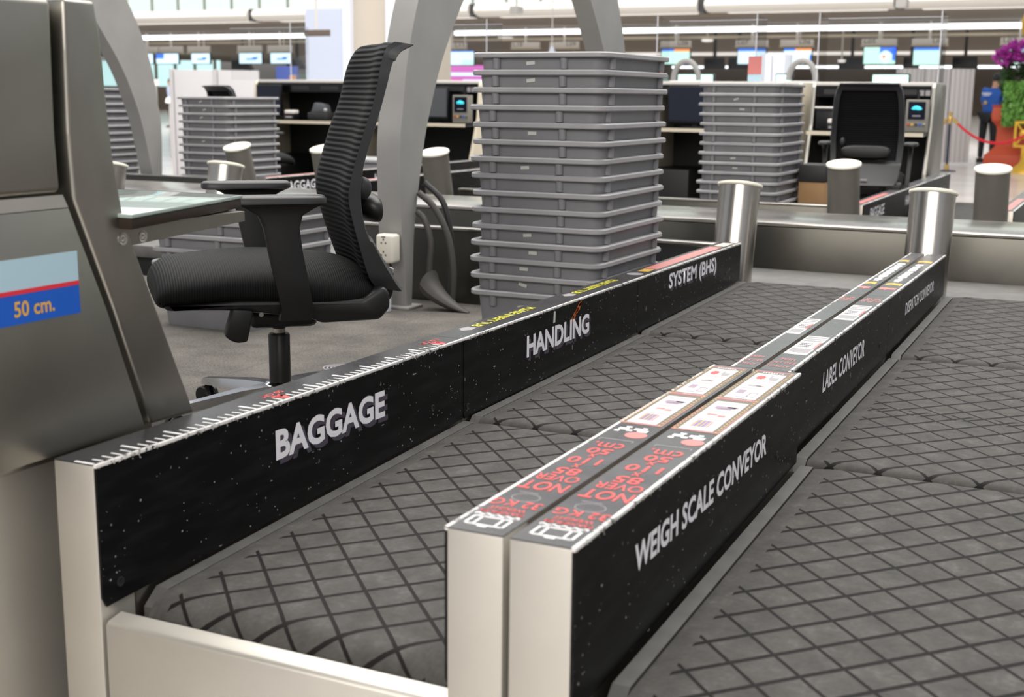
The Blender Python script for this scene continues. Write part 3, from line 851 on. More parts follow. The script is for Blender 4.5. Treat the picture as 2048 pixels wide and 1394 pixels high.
XA = (0.595, 0.680, 0.689, 0.7795)
XB = (0.632, 0.682, 0.692, 0.757)
t = guard_rail('left one of the twin rails, its near post facing the belt beside the BAGGAGE rail', XA[0], XA[1], 0, Y1, ZB[0], ZB[Y1], (-1,), True)
weigh_stickers(t, XA[0], XA[1])
t = guard_rail('right one of the twin rails, lettered WEIGH SCALE CONVEYOR', XA[2], XA[3], 0, Y1, ZB[0], ZB[Y1], (1,), True)
weigh_stickers(t, XA[2], XA[3])
panel_word(t, 'WEIGH SCALE CONVEYOR', XA[3], 0.214, 0.912, 0.545, 0.588, False, 0.03)
bolt(t, XA[3], 1, 1.0, 0.521)
t = guard_rail('middle length of the left twin rail, with one barcode label on top', XB[0], XB[1], Y1, Y2, ZB[Y1], ZB[Y2], (-1,))
tag_stickers(t, XB[0], XB[1], ((1.603, 1.833),), (('ATTACH', 1.222, 0.8), ('BAG TAG', 1.262, 0.9), ('HERE', 1.302, 0.6)))
t = guard_rail('guard rail lettered LABEL CONVEYOR, with two barcode labels on top', XB[2], XB[3], Y1, Y2, ZB[Y1], ZB[Y2], (1,))
tag_stickers(t, XB[2], XB[3], ((1.355, 1.593), (1.857, 2.113)), (('ATTACH', 1.222, 0.7), ('BAG TAG', 1.262, 0.8), ('HERE', 1.302, 0.5)))
panel_word(t, 'LABEL CONVEYOR', XB[3], 1.481, 1.964, 0.543, 0.591, False, 0.02)
bolt(t, XB[3], 1, 2.195, 0.533)
t = guard_rail('far length of the left twin rail, with gold chevrons and white print on top', XB[0], XB[1], Y2, Y3, ZB[Y2], ZB[Y3], (-1,))
dispatch_stickers(t, XB[0], XB[1])
t = guard_rail('guard rail lettered DISPATCH CONVEYOR, with gold chevrons on top', XB[2], XB[3], Y2, Y3, ZB[Y2], ZB[Y3], (1,))
dispatch_stickers(t, XB[2], XB[3])
panel_word(t, 'DISPATCH CONVEYOR', XB[3], 2.594, 3.171, 0.557, 0.594, False, 0.015)

# ------------------------------------------------------------------ collector belts and dividing wall
def collector(label, ya, yb):
    t = thing('collector_conveyor', label, 'conveyor', (-2, ya, 0))
    MB().box(-8.5, 4.5, ya, yb, 0.40, 0.462, 0.01).build('belt', M['rubber'], t, True)
    MB().box(-8.5, 4.5, ya+0.06, yb-0.06, 0.0, 0.40).build('bed', M['dark'], t, True)
collector('smooth grey collecting belt crossing behind the near rails', 3.475, 4.18)
collector('smooth grey collecting belt beyond the low dividing wall', 4.78, 5.50)
t = thing('conveyor_divider', 'low steel wall with a flat top lip between the two collecting belts', 'barrier', (-2, 4.45, 0))
MB().box(-8.5, 4.5, 4.20, 4.76, 0.0, 0.648, 0.006).build('wall_sheet', M['steel_wall'], t, True)
MB().box(-8.5, 4.5, 4.185, 4.775, 0.649, 0.666, 0.005).build('top_lip', M['steel_bright'], t, True)
def staff_wall(label, xa, xb, ya, blackfrom=None):
    t = thing('steel_barrier', label, 'barrier', ((xa+xb)/2, ya, 0))
    MB().box(xa, xb, ya, ya+0.03, 0.0, 0.632, 0.003).build('wall_sheet', M['steel_wall'], t, True)
    MB().box(xa, xb, ya-0.012, ya+0.042, 0.633, 0.645, 0.003).build('top_lip', M['steel_bright'], t, True)
    if blackfrom is not None:
        MB().box(blackfrom, xb-0.01, ya-0.006, ya-0.0005, 0.36, 0.628).build('black_sheet', M['dark'], t, True)
        MB().box(-0.125, -0.119, ya-0.0075, ya-0.006, 0.36, 0.628).build('seam', M['grey_print'], t, True)
staff_wall('low steel wall behind the curved frame and the tall tray stack', -1.75, -0.085, 3.442, -0.55)
staff_wall('low steel wall behind the stainless counter', -5.7, -3.25, 3.442)
staff_wall('low steel wall in front of the opposite tray stack and black chair', -2.36, -0.08, 5.53)
staff_wall('low steel wall in front of the opposite corner-on tray stack', -5.9, -3.98, 5.53)

# ------------------------------------------------------------------ tilted steel buffer posts with ivory caps
def buffer_post(label, x, y, tilt, rt_, hgt, material, rad=0.082, z0=0.42, group=None):
    # tilt: lean in degrees, rt_: compass of the lean
    t = thing('buffer_post', label, 'bollard', (x, y, z0), rt_, group)
    m = Matrix.Rotation(math.radians(tilt), 4, 'Y')
    MB().lathe([(0, 0), (rad, 0), (rad, hgt), (0, hgt)], n=48, mtx=m).build('post', material, t)
    MB().lathe([(0, hgt), (rad+0.005, hgt), (rad+0.008, hgt+0.005), (rad+0.006, hgt+0.013), (rad-0.004, hgt+0.016), (0, hgt+0.017)], n=48, mtx=m).build('cap', M['cap'], t)
    s = MB()
    for a in (0.6, 3.74):
        s.lathe([(0.004, hgt+0.0165), (0.004, hgt+0.0178), (0, hgt+0.0178)], n=10, mtx=m @ Matrix.Translation((0.055*math.cos(a), 0.055*math.sin(a), 0)))
    s.build('screw', M['dark'], t)
    return t
buffer_post('shiny steel roller post with ivory cap at the end of the SYSTEM (BHS) rail', -0.075, 3.56, 12, PI/2, 0.44, M['steel_bright'])
buffer_post('shiny steel roller post with ivory cap at the end of the twin rails', 0.668, 3.56, 12, PI/2, 0.44, M['steel_bright'])
buffer_post('shiny steel roller post seen behind the far armrest of the mesh chair', -2.63, 3.56, 12, PI/2, 0.44, M['steel_bright'])
buffer_post('steel roller post mostly hidden by the edge of the stainless counter', -3.36, 3.56, 12, PI/2, 0.42, M['steel_bright'])
buffer_post('dull steel post with white cap standing in front of the black office chair', -0.03, 5.50, 12, -PI/2, 0.45, M['steel_dull'], group='far posts')
buffer_post('dull steel post with white cap, rightmost of the posts, below the red rope', 0.70, 5.50, 12, -PI/2, 0.45, M['steel_dull'], group='far posts')
buffer_post('dull steel post with white cap between the curved frame and the tall tray stack', -2.45, 5.50, 14, -PI/2, 0.45, M['steel_dull'], group='far posts')
buffer_post('dull steel post with white cap half hidden by the mesh chair back', -3.24, 5.50, 14, -PI/2, 0.45, M['steel_dull'], group='far posts')
buffer_post('dull steel post with white cap in front of the corner-on tray stack', -3.90, 5.50, 16, -PI/2, 0.45, M['steel_dull'], group='far posts')
# ------------------------------------------------------------------ stainless counter at the left with its sign and side table
cab = thing('check_in_counter', 'brushed stainless counter end with a blue 50 cm. sign, left of the mesh chair', 'counter', (-0.9, -0.1, 0))
# the agent-side edge leans: (y, z) outline of the end face
end_r = [(0.144, 1.335), (0.152, 1.293), (0.160, 1.187), (0.168, 1.10), (0.186, 0.999), (0.337, 0.649)]
joint = [(0.076, 1.335), (0.074, 1.26), (0.071, 1.136), (0.075, 1.038), (0.148, 0.859), (0.222, 0.653)]
XF = -0.090
MB().prism([(-0.55, 0.0), (-0.55, 0.632), (0.28, 0.632), (0.28, 0.0)], 'x', -1.85, -0.150).build('lower_body', M['steel_post'], cab, True)
MB().prism([(-0.55, 0.634), (-0.55, 0.648), (0.26, 0.648), (0.26, 0.634)], 'x', -1.86, -0.120, 0.002).build('ledge', M['steel_cab'], cab, True)
up_in = [(-0.55, 0.65)]+[(y-0.02, z) for y, z in joint[::-1]][1:] 
MB().prism([(-0.53, 0.652), (0.19, 0.652), (0.12, 0.86), (0.05, 1.03), (0.05, 1.318), (-0.53, 1.318)], 'x', -1.85, XF-0.022).build('core', M['steel_cab'], cab, True)
MB().prism([(-0.55, 1.048)]+[(y-0.012, z) for y, z in ((0.0745, 1.048), (0.071, 1.136), (0.074, 1.26), (0.076, 1.335))]+[(-0.55, 1.335)], 'x', XF-0.05, XF-0.006, 0.012, 4).build('upper_sheet', M['steel_cab'], cab, True)
# sloping fold under the upper sheet
MB().loft([[(XF-0.006, -0.55, 1.047), (XF-0.006, 0.062, 1.047), (XF-0.03, 0.062, 1.047), (XF-0.03, -0.55, 1.047)],
           [(XF, -0.55, 1.028), (XF, 0.066, 1.028), (XF-0.03, 0.066, 1.028), (XF-0.03, -0.55, 1.028)]]).build('fold_strip', M['steel'], cab, True)
MB().prism([(-0.55, 0.652), (0.211, 0.652), (0.137, 0.859), (0.067, 1.027), (-0.55, 1.027)], 'x', XF-0.02, XF, 0.002).build('lower_sheet', M['steel_cab'], cab, True)
MB().prism([(y+0.004, z) for y, z in joint]+end_r[::-1], 'x', XF-0.05, XF, 0.006, 3).build('end_strip', M['steel_cab'], cab, True)
MB().prism([(-0.55, 1.05), (0.15, 1.05), (0.145, 1.33), (-0.55, 1.33)], 'x', -1.85, XF-0.05).build('top_body', M['steel_cab'], cab, True)
for y, z in ((0.179, 0.969), (0.225, 0.969)):
    m = Matrix.Translation((XF, y, z)) @ Matrix.Rotation(PI/2, 4, 'Y')
    MB().lathe([(0.0105, 0), (0.0105, 0.0012), (0.008, 0.0012), (0.0065, 0.0004), (0.004, 0.0010), (0.0025, 0.0002), (0, 0.0002)], n=24, mtx=m).build('screw', M['steel_bright'], cab, True)
sg = MB().prism([(-0.40, 0.912), (0.078, 0.912), (0.078, 0.961), (-0.40, 0.961)], 'x', XF, XF+0.0008).build('sign', M['lightblue'], cab, True, 0)
MB().prism([(-0.40, 0.865), (0.079, 0.865), (0.078, 0.912), (-0.40, 0.912)], 'x', XF, XF+0.0008).build('blue_band', M['blue'], sg, True, 0)
MB().prism([(-0.40, 0.909), (0.0785, 0.909), (0.0785, 0.9155), (-0.40, 0.9155)], 'x', XF+0.0004, XF+0.0012).build('red_line', M['redline'], sg, True, 0)
text('sign_lettering', '50 cm.', M['orange_text'], sg, (XF+0.0013, -0.052, 0.8755), (0, 1, 0), (0, 0, 1), 0.078, 0.0235, 0.02)

tb = thing('side_table', 'pale glass table top with dark brown edge on a steel bracket beside the stainless counter', 'table', (-0.4, 0.4, 0))
MB().prism([(-0.06, 0.17), (-0.164, 0.585), (-0.85, 0.55), (-0.85, 0.17)], 'z', 1.004, 1.0105, 0.0015).build('glass_top', M['desk'], tb, True)
MB().prism([(-0.063, 0.172), (-0.166, 0.583), (-0.849, 0.548), (-0.849, 0.172)], 'z', 0.986, 1.0035, 0.002).build('brown_edge', M['brown_edge'], tb, True)
MB().prism([(0.20, 0.948), (0.20, 0.984), (0.545, 0.984), (0.545, 0.966)], 'x', -0.134, -0.130).build('bracket', M['steel_cab'], tb, True)
MB().prism([(0.20, 0.980), (0.20, 0.984), (0.545, 0.984), (0.545, 0.980)], 'x', -0.30, -0.134).build('bracket_flange', M['steel_cab'], tb, True)

# ------------------------------------------------------------------ curved grey frames over the collecting belts
LEG = [(1.250, 1.215, 0.325), (1.265, 1.205, 0.44), (1.292, 1.185, 0.67), (1.300, 1.11, 0.98), (1.275, 1.05, 1.14), (1.235, 0.95, 1.34), (1.145, 0.775, 1.58), (1.0, 0.56, 1.82), (0.78, 0.30, 2.06), (0.45, 0.10, 2.28)]
def frame(label, x, yc, wd=0.11):
    t = thing('curved_frame', label, 'curved frame', (x, yc, PL))
    outer = catmull([(a, c, 0) for a, b_, c in LEG], 5); inner = catmull([(b_, c, 0) for a, b_, c in LEG], 5)
    for sd in (-1, 1):
        rings = []
        for p, q in zip(outer, inner):
            rings.append([(x-wd/2, yc+sd*p.x, p.y), (x+wd/2, yc+sd*p.x, p.y), (x+wd/2, yc+sd*q.x, q.y), (x-wd/2, yc+sd*q.x, q.y)])
        MB().loft(rings).build('leg', M['frame_grey'], t, True, 25)
    MB().box(x-wd/2, x+wd/2, yc-0.47, yc+0.47, 2.25, 2.42, 0.02).build('crossbar', M['frame_grey'], t, True)
    for sd in (-1, 1):
        MB().box(x-wd/2-0.03, x+wd/2+0.03, yc+sd*1.23-0.06, yc+sd*1.23+0.06, PL, PL+0.012, 0.003).build('foot_plate', M['frame_grey'], t, True)
    return t
frame('pale grey curved steel frame rising behind the mesh chair, with an outlet box on it', -1.405, 4.45)
frame('grey curved steel frame beside the stainless counter', -4.90, 4.45)

ob = thing('power_outlet', 'ivory double socket box on the foot of the curved grey frame', 'socket', (-1.39, 3.14, 0.52))
MB().box(-1.432, -1.350, 3.085, 3.150, 0.522, 0.640, 0.012, 3).build('box', M['outlet'], ob, True)
h = MB()
for z in (0.555, 0.605):
    for dx_, dz in ((-0.010, 0), (0.010, 0), (0, 0.014)):
        h.box(-1.393+dx_-0.003, -1.393+dx_+0.003, 3.0842, 3.0851, z+dz-0.004, z+dz+0.004)
h.box(-1.402, -1.384, 3.0842, 3.0851, 0.627, 0.632); h.box(-1.402, -1.384, 3.0842, 3.0851, 0.529, 0.534)
h.build('socket_holes', M['grey_screen'], ob, True, 0)
pt = thing('cable_trunking', 'short white trunking at the foot of the curved frame under the socket', 'trunking', (-1.39, 3.11, PL))
MB().box(-1.422, -1.375, 3.085, 3.115, PL, 0.455, 0.004).build('duct', M['white'], pt, True)
MB().tube(catmull([(-1.385, 3.12, 0.52), (-1.36, 3.10, 0.48), (-1.372, 3.10, 0.44)]), 0.005, 8).build('lead', M['black'], pt, True)

hs = thing('cable_hoses', 'grey cable hoses looping down beside the curved frame into a rubber boot', 'cables', (-1.2, 3.3, PL))
MB().tube(catmull([(-1.34, 3.28, 0.80), (-1.27, 3.29, 0.74), (-1.21, 3.30, 0.62), (-1.185, 3.30, 0.48), (-1.19, 3.30, 0.36), (-1.20, 3.29, 0.33)]), 0.014, 12).build('hose', M['hose'], hs, True)
MB().tube(catmull([(-1.34, 3.27, 0.72), (-1.30, 3.26, 0.69), (-1.27, 3.26, 0.60), (-1.275, 3.26, 0.50), (-1.28, 3.26, 0.40)]), 0.013, 12).build('hose', M['hose'], hs, True)
MB().tube(catmull([(-1.34, 3.33, 0.84), (-1.26, 3.345, 0.76), (-1.225, 3.35, 0.62), (-1.23, 3.35, 0.45), (-1.24, 3.34, 0.34)]), 0.013, 12).build('hose', M['dark'], hs, True)
rings = []
for k in range(9):
    a = k/8
    r = 0.042*(1-a)+0.006
    c = Vector((-1.275+0.20*a**1.4, 3.25-0.02*a, PL+0.115*(1-a)**1.3))
    rings.append([(c.x+0.3*r*math.cos(j*PI/6), c.y+r*1.6*math.sin(j*PI/6), max(PL+0.002, c.z+r*math.cos(j*PI/6))) for j in range(12)])
MB().loft(rings).build('boot', M['hose'], hs, True)
cc = thing('cable_coil', 'flat pale coil of cable lying on the carpet behind the BAGGAGE rail', 'cable', (-0.925, 2.05, PL))
c = MB()
for r in (0.018, 0.030, 0.042, 0.054):
    c.tube([(r*math.cos(k*PI/16), r*math.sin(k*PI/16), 0.004) for k in range(32)], 0.0035, 6, True)
c.build('coil', M['grey_print'], cc)

# ------------------------------------------------------------------ trays
TW, TD, TH = 0.24, 0.30, 0.25           # half width, half depth at the rim, height
def rrect(a, b, r, z, k=5):
    out = []
    for cx, cy, s in ((a-r, b-r, 0), (-a+r, b-r, 1), (-a+r, -b+r, 2), (a-r, -b+r, 3)):
        for i in range(k+1):
            t = (s+i/k)*PI/2
            out.append((cx+r*math.cos(t), cy+r*math.sin(t), z))
    return out
def make_tray():
    t = thing('stacking_tray', 'tray', 'tray', (0, 0, 0))
    a0, b0, a1, b1 = TW-0.043, TD-0.043, TW-0.021, TD-0.021
    rings = [rrect(a0-0.03, b0-0.03, 0.03, 0.003), rrect(a0, b0, 0.035, 0.0), rrect(a0+0.002, b0+0.002, 0.036, 0.012), rrect(a1, b1, 0.04, TH-0.006)]
    inn = [rrect(a1-0.0028, b1-0.0028, 0.038, TH-0.006), rrect(a0-0.001, b0-0.001, 0.033, 0.0135)]
    b = MB().loft(rings, True, False)
    b.loft([rings[-1], inn[0]], True, False); b.loft(inn, True, False)
    b.loft([[v for v in rings[0]], [(x*0.02, y*0.02, z) for x, y, z in rings[0]]], True, False)
    b.loft([inn[1], [(x*0.02, y*0.02, z) for x, y, z in inn[1]]], True, False)
    for sx in (-0.62, 0.36):                 # stacking lugs below the rim
        for sd in (-1, 1):
            for axis in (0, 1):
                L = (b1 if axis == 0 else a1)
                c_ = sx*(TW if axis == 0 else TD)
                if axis == 1: c_ = (0.78 if sx > 0 else -0.70)*TD
                m = Matrix.Translation((c_, sd*L, 0)) if axis == 0 else Matrix.Translation((sd*L, c_, 0))
                b.lathe([(0, TH-0.052), (0.0125, TH-0.052), (0.0135, TH-0.018), (0, TH-0.018)], n=14, mtx=m)
    b.build('body', M['tray'], t, False, 40)
    o1 = [rrect(TW-0.022, TD-0.022, 0.038, TH-0.0175), rrect(TW-0.003, TD-0.003, 0.045, TH-0.0175), rrect(TW, TD, 0.047, TH-0.0145), rrect(TW, TD, 0.047, TH-0.004), rrect(TW-0.004, TD-0.004, 0.045, TH), rrect(TW-0.024, TD-0.024, 0.036, TH), rrect(TW-0.024, TD-0.024, 0.036, TH-0.008)]
    MB().loft(o1, True, False).build('rim', M['tray_rim'], t, False, 40)
    return t
proto = make_tray()
used = [False]; later = []
PITCH = 0.0547
def tape(tray, dx_, dz, rot, wd=0.030, ht=0.011):
    y = -(TD-0.0225)-0.0012
    c, s = math.cos(rot), math.sin(rot)
    P = []
    for a, b_ in ((-1, -1), (1, -1), (1, 1), (-1, 1)):
        u, v = a*wd/2, b_*ht/2
        P.append((dx_+u*c-v*s, y, TH-0.034+dz+u*s+v*c))
    MB().quad(*P).build('paper_label', M['white_tape'], tray, False, 0)
def tray_stack(where, x, y, n, rot, z0, group, labels={}, jit=0.006):
    for k in range(n):
        place = (x+random.uniform(-jit, jit), y+random.uniform(-jit, jit), z0+k*PITCH)
        rz = rot+random.uniform(-0.012, 0.012)
        pos = n-1-k
        w_ = ORD[pos]+' from top' if 0 < pos < n-1 else ('topmost' if pos == 0 else 'lowest')
        lab = 'grey tray, %s %s' % (w_, where)
        if used[0]:
            t = dup(proto, place, rz, lab, group)
        else:
            used[0] = True; t = proto; t.location = place; t.rotation_euler = (0, 0, rz); tag(t, lab, None, group)
        if pos in labels:
            if t is proto: later.append(labels[pos])
            else: tape(t, *labels[pos])
LA = {0: (-0.03, 0, 0.08), 1: (-0.025, 0.001, 0.10), 4: (-0.02, 0, 0.0), 6: (-0.035, 0, 0.06), 10: (-0.03, 0.001, 0.08), 11: (-0.005, 0, -0.03), 12: (-0.035, 0, -0.02), 13: (-0.04, 0.002, -0.25), 14: (-0.045, -0.016, 0.1)}
tray_stack('of the tall stack behind the HANDLING rail', -0.377, 2.65, 15, 0.0, PL, 'trays of the tall stack behind the black rail', LA)
LC = {1: (-0.02, 0, 0.3), 2: (0.02, 0, -0.05), 6: (-0.03, 0, 0.05), 7: (-0.03, 0, 0.1), 8: (-0.02, 0, 0)}
tray_stack('of the stack left of the black office chair', -0.70, 6.05, 14, 0.0, PL, 'trays of the stack left of the black office chair', LC)
LB = {0: (-0.02, 0, 0.4), 1: (0.0, 0, 0.4), 2: (-0.02, 0, 0.4), 5: (0.0, 0, 0.2)}
tray_stack('of the corner-on stack beyond the steel wall', -4.60, 6.20, 12, -0.03, PL, 'trays of the corner-on stack beyond the steel wall', LB)
tray_stack('of the dark stack beside the stainless counter', -5.95, 6.25, 13, 0.0, PL, 'trays of the dark stack beside the stainless counter')
tray_stack('of the short stack behind the mesh chair seat', -1.78, 2.69, 5, 0.0, PL, 'trays of the short stack behind the mesh chair')
for l_ in later: tape(proto, *l_)
# ------------------------------------------------------------------ office chair (local: +x forwards, z from the platform)
def make_chair():
    t = thing('office_chair', 'black mesh office chair facing the stainless counter, behind the BAGGAGE rail', 'office chair')
    # seat cushion: cross-sections along x
    rings = []
    prof = [(-0.225, 0.392, 0.365, 0.20), (-0.205, 0.418, 0.335, 0.222), (-0.15, 0.430, 0.325, 0.238), (-0.06, 0.442, 0.330, 0.247), (0.04, 0.448, 0.345, 0.25), (0.13, 0.447, 0.352, 0.25), (0.20, 0.440, 0.352, 0.247), (0.26, 0.436, 0.343, 0.24), (0.295, 0.424, 0.340, 0.230), (0.314, 0.408, 0.345, 0.218), (0.322, 0.392, 0.354, 0.205)]
    for x, zt, zb, hw in prof:
        zm = (zt+zb)/2
        ring = []
        for k in range(36):
            a = 2*PI*k/36
            c, s = math.cos(a), math.sin(a)
            yy = hw*math.copysign(abs(c)**0.55, c)
            zz = (zt-zm)*math.copysign(abs(s)**0.75, s)
            dome = 0.024*max(0, 1-(yy/hw)**2)*smoothstep(s*2) if s > 0 else 0
            ring.append((x, yy, zm+zz+dome))
        rings.append(ring)
    first = [(p[0]-0.004, p[1]*0.9, (p[2]-0.378)*0.6+0.378) for p in rings[0]]
    last = [(p[0]+0.003, p[1]*0.92, (p[2]-0.374)*0.5+0.374) for p in rings[-1]]
    o = MB().loft([first]+rings+[last]).build('seat', M['seat_fab'], t, False, 80)
    o.modifiers.new('smooth', 'SUBSURF').levels = 1; o.modifiers['smooth'].render_levels = 2
    MB().prism([(-0.245, 0.395), (-0.262, 0.375), (-0.262, 0.335), (-0.235, 0.305), (-0.08, 0.303), (-0.055, 0.318), (0.14, 0.345), (0.30, 0.352), (0.31, 0.362), (0.12, 0.372), (-0.19, 0.362)], 'y', -0.235, 0.235, 0.012, 3).build('seat_pan', M['chair_black'], t)
    MB().box(-0.10, 0.08, -0.085, 0.085, 0.268, 0.318, 0.018, 3).build('tilt_mechanism', M['chair_black'], t)
    lv = MB().prism([(0.090, 0.345), (0.142, 0.352), (0.164, 0.284), (0.150, 0.271), (0.131, 0.264), (0.108, 0.266)], 'y', 0.20, 0.245, 0.006, 3)
    lv.build('tension_lever', M['chair_black'], t)
    # backrest: centre line (x, z) of the near seam, width, pad thickness
    seam = [(-0.235, 0.385), (-0.213, 0.417), (-0.186, 0.499), (-0.168, 0.565), (-0.158, 0.62), (-0.163, 0.661), (-0.178, 0.716), (-0.204, 0.798), (-0.224, 0.851), (-0.238, 0.904), (-0.250, 0.955), (-0.268, 0.995), (-0.292, 1.012)]
    backp = [(-0.300, 0.370), (-0.276, 0.400), (-0.229, 0.478), (-0.199, 0.545), (-0.188, 0.615), (-0.192, 0.675), (-0.202, 0.720), (-0.228, 0.798), (-0.246, 0.851), (-0.262, 0.904), (-0.276, 0.950), (-0.296, 0.985), (-0.335, 1.006)]
    cs = catmull([(x, 0, z) for x, z in seam], 5); cb = catmull([(x, 0, z) for x, z in backp], 5)
    def hw(z): return interp([(0.36, 0.17), (0.42, 0.205), (0.52, 0.222), (0.65, 0.230), (0.8, 0.226), (0.92, 0.215), (0.98, 0.20), (1.02, 0.175)], z)
    n = 22
    fr, pad = [], []
    for i, (p, q) in enumerate(zip(cs, cb)):
        w_ = hw(p.z)
        nx = Vector((p.z-cs[max(i-1, 0)].z if i else cs[1].z-cs[0].z, 0, -(p.x-cs[max(i-1, 0)].x if i else cs[1].x-cs[0].x))).normalized()
        e = min(i, len(cs)-1-i)/5.0
        th = 0.020*smoothstep(e)
        front, back, padf = [], [], []
        for k in range(n+1):
            y = -w_+2*w_*k/n
            cv = -0.030*(1-(y/w_)**2)                # the middle sits further back
            front.append(Vector((p.x+cv, y, p.z)))
            back.append(Vector((q.x+cv, y, q.z)))
            padf.append(Vector((p.x+cv, y, p.z))+nx*th*(1-abs(y/w_)**6))
        fr.append(front+back[::-1])
        pad.append([v*1 for v in padf]+[v+Vector((-0.001, 0, 0)) for v in front[::-1]])
    MB().loft(pad).build('backrest', M['back_fab'], t, False, 70)
    # frame: rim only at the two sides, top and bottom, with a net-backed opening
    side = []
    for sd in (-1, 1):
        rr = []
        for i, (p, q) in enumerate(zip(cs, cb)):
            w_ = hw(p.z)
            cv0 = -0.030*(1-((w_-0.035)/w_)**2)
            rr.append([(p.x+0.0015, sd*(w_+0.003), p.z), (q.x, sd*(w_-0.002), q.z), (q.x+cv0, sd*(w_-0.035), q.z), (p.x+cv0-0.006, sd*(w_-0.035), p.z)])
        MB().loft(rr).build('back_frame', M['chair_frame'], t, False, 50)
    for i0, i1 in ((0, 12), (len(cs)-9, len(cs)-1)):
        MB().loft([[v-Vector((0.005, 0, 0)) for v in fr[i]] for i in range(i0, i1+1)]).build('frame_rail', M['chair_frame'], t, False, 50)
    MB().box(-0.325, -0.318, -0.02, 0.02, 0.395, 0.409, 0.002).build('maker_plate', M['grey_print'], t)
    # lumbar support housing
    lb = MB()
    rings = []
    for x, rz, zc, ry in ((-0.185, 0.026, 0.60, 0.09), (-0.212, 0.028, 0.597, 0.13), (-0.232, 0.034, 0.590, 0.15), (-0.252, 0.040, 0.583, 0.155), (-0.264, 0.038, 0.580, 0.15), (-0.267, 0.026, 0.579, 0.14)):
        rings.append([(x, ry*math.copysign(abs(math.cos(a))**0.6, math.cos(a)), zc+rz*math.copysign(abs(math.sin(a))**0.7, math.sin(a))) for a in [2*PI*k/24 for k in range(24)]])
    lb.loft(rings); lb.build('lumbar_support', M['chair_black'], t, False, 60)
    MB().sphere((-0.212, 0.15, 0.640), 0.03, 3, (0.75, 0.6, 1.0)).build('lumbar_lever', M['chair_frame'], t, False, 80)
    # carrier from under the seat to the back
    for sd in (-1, 1):
        MB().tube(catmull([(-0.05, sd*0.10, 0.315), (-0.20, sd*0.11, 0.315), (-0.27, sd*0.12, 0.345), (-0.285, sd*0.12, 0.39)]), 0.016, 10).build('back_bracket', M['chair_black'], t)
    # arms
    for sd in (-1, 1):
        y0 = sd*0.275
        post = []
        for z, xa, xb, yy, th in ((0.318, -0.052, 0.028, sd*0.245, 0.030), (0.350, -0.055, 0.024, sd*0.262, 0.026), (0.42, -0.042, 0.040, sd*0.268, 0.024), (0.50, -0.028, 0.056, sd*0.272, 0.022), (0.555, -0.022, 0.066, sd*0.274, 0.022), (0.585, -0.030, 0.078, sd*0.275, 0.024), (0.603, -0.060, 0.105, sd*0.275, 0.028), (0.613, -0.082, 0.125, sd*0.275, 0.034)):
            r = 0.010
            post.append([(xa, yy-th/2, z), (xa, yy+th/2, z), (xa+r, yy+th/2+0.003, z), (xb-r, yy+th/2+0.003, z), (xb, yy+th/2, z), (xb, yy-th/2, z), (xb-r, yy-th/2-0.003, z), (xa+r, yy-th/2-0.003, z)])
        a = MB().loft(post).build('armrest', M['chair_black'], t, False, 50)
        pr_ = []
        for z, g in ((0.613, -0.006), (0.616, 0.0), (0.628, 0.0), (0.634, -0.006)):
            ring = []
            for k in range(32):
                an = 2*PI*k/32
                c, s = math.cos(an), math.sin(an)
                ring.append((0.035+(0.125+g)*math.copysign(abs(c)**0.45, c), y0+(0.046+g)*math.copysign(abs(s)**0.55, s), z))
            pr_.append(ring)
        MB().loft(pr_).build('arm_pad', M['arm_pad'], a, False, 60)
        m = Matrix.Translation((0.075, sd*0.262, 0.338)) @ Matrix.Rotation(-sd*PI/2, 4, 'X')
        MB().lathe([(0.006, 0), (0.006, 0.002), (0, 0.002)], n=12, mtx=m).build('bolt', M['steel'], a)
    # gas lift and base
    MB().lathe([(0.0, 0.09), (0.029, 0.09), (0.029, 0.236), (0.026, 0.241), (0.017, 0.241), (0.017, 0.256), (0.020, 0.257), (0.020, 0.275), (0, 0.275)], (-0.007, 0, 0), 28).build('gas_lift', M['chair_black'], t)
    MB().lathe([(0.0175, 0.243), (0.0175, 0.255)], (-0.007, 0, 0), 28).build('piston_ring', M['steel_bright'], t)
    b = MB().lathe([(0, 0.055), (0.042, 0.055), (0.048, 0.07), (0.044, 0.10), (0.034, 0.108), (0, 0.108)], (-0.007, 0, 0), 28)
    b.build('base_hub', M['chrome'], t)
    for k in range(5):
        a = 2*PI*k/5 + 0.307
        c, s = math.cos(a), math.sin(a)
        rr = []
        for r, z, w_, h_ in ((0.03, 0.082, 0.030, 0.020), (0.12, 0.082, 0.024, 0.016), (0.22, 0.075, 0.018, 0.012), (0.30, 0.068, 0.014, 0.010), (0.315, 0.064, 0.008, 0.006)):
            rr.append([(-0.007+r*c-q*s, r*s+q*c, z+zz) for q, zz in ((-w_, -h_), (w_, -h_), (w_*0.8, h_), (-w_*0.8, h_))])
        lg = MB().loft(rr).build('base_leg', M['chrome'], t, False, 50)
        x, y = -0.007+0.30*c, 0.30*s
        w2 = MB()
        for q in (-0.014, 0.014):
            m = Matrix.Translation((x-q*s, y+q*c, 0.027)) @ Matrix.Rotation(a, 4, 'Z') @ Matrix.Rotation(PI/2, 4, 'X')
            w2.lathe([(0, -0.008), (0.024, -0.008), (0.027, -0.004), (0.027, 0.004), (0.024, 0.008), (0, 0.008)], n=20, mtx=m)
        w2.box(x-0.006, x+0.006, y-0.006, y+0.006, 0.03, 0.064)
        w2.build('caster', M['chair_black'], lg)
    return t
ch = make_chair()
ch.location = (-0.71, 1.42, PL); ch.rotation_euler = (0, 0, math.atan2(-0.7042, -0.71))
cb = dup(ch, (-0.225, 7.05, PL), 1.72, 'black office chair seen from behind, right of the tray stack beyond the steel walls')
cb.scale = (0.96, 0.96, 0.965)
cb = dup(ch, (-4.98, 6.92, PL), 1.2, 'black office chair whose top shows above the corner-on tray stack')
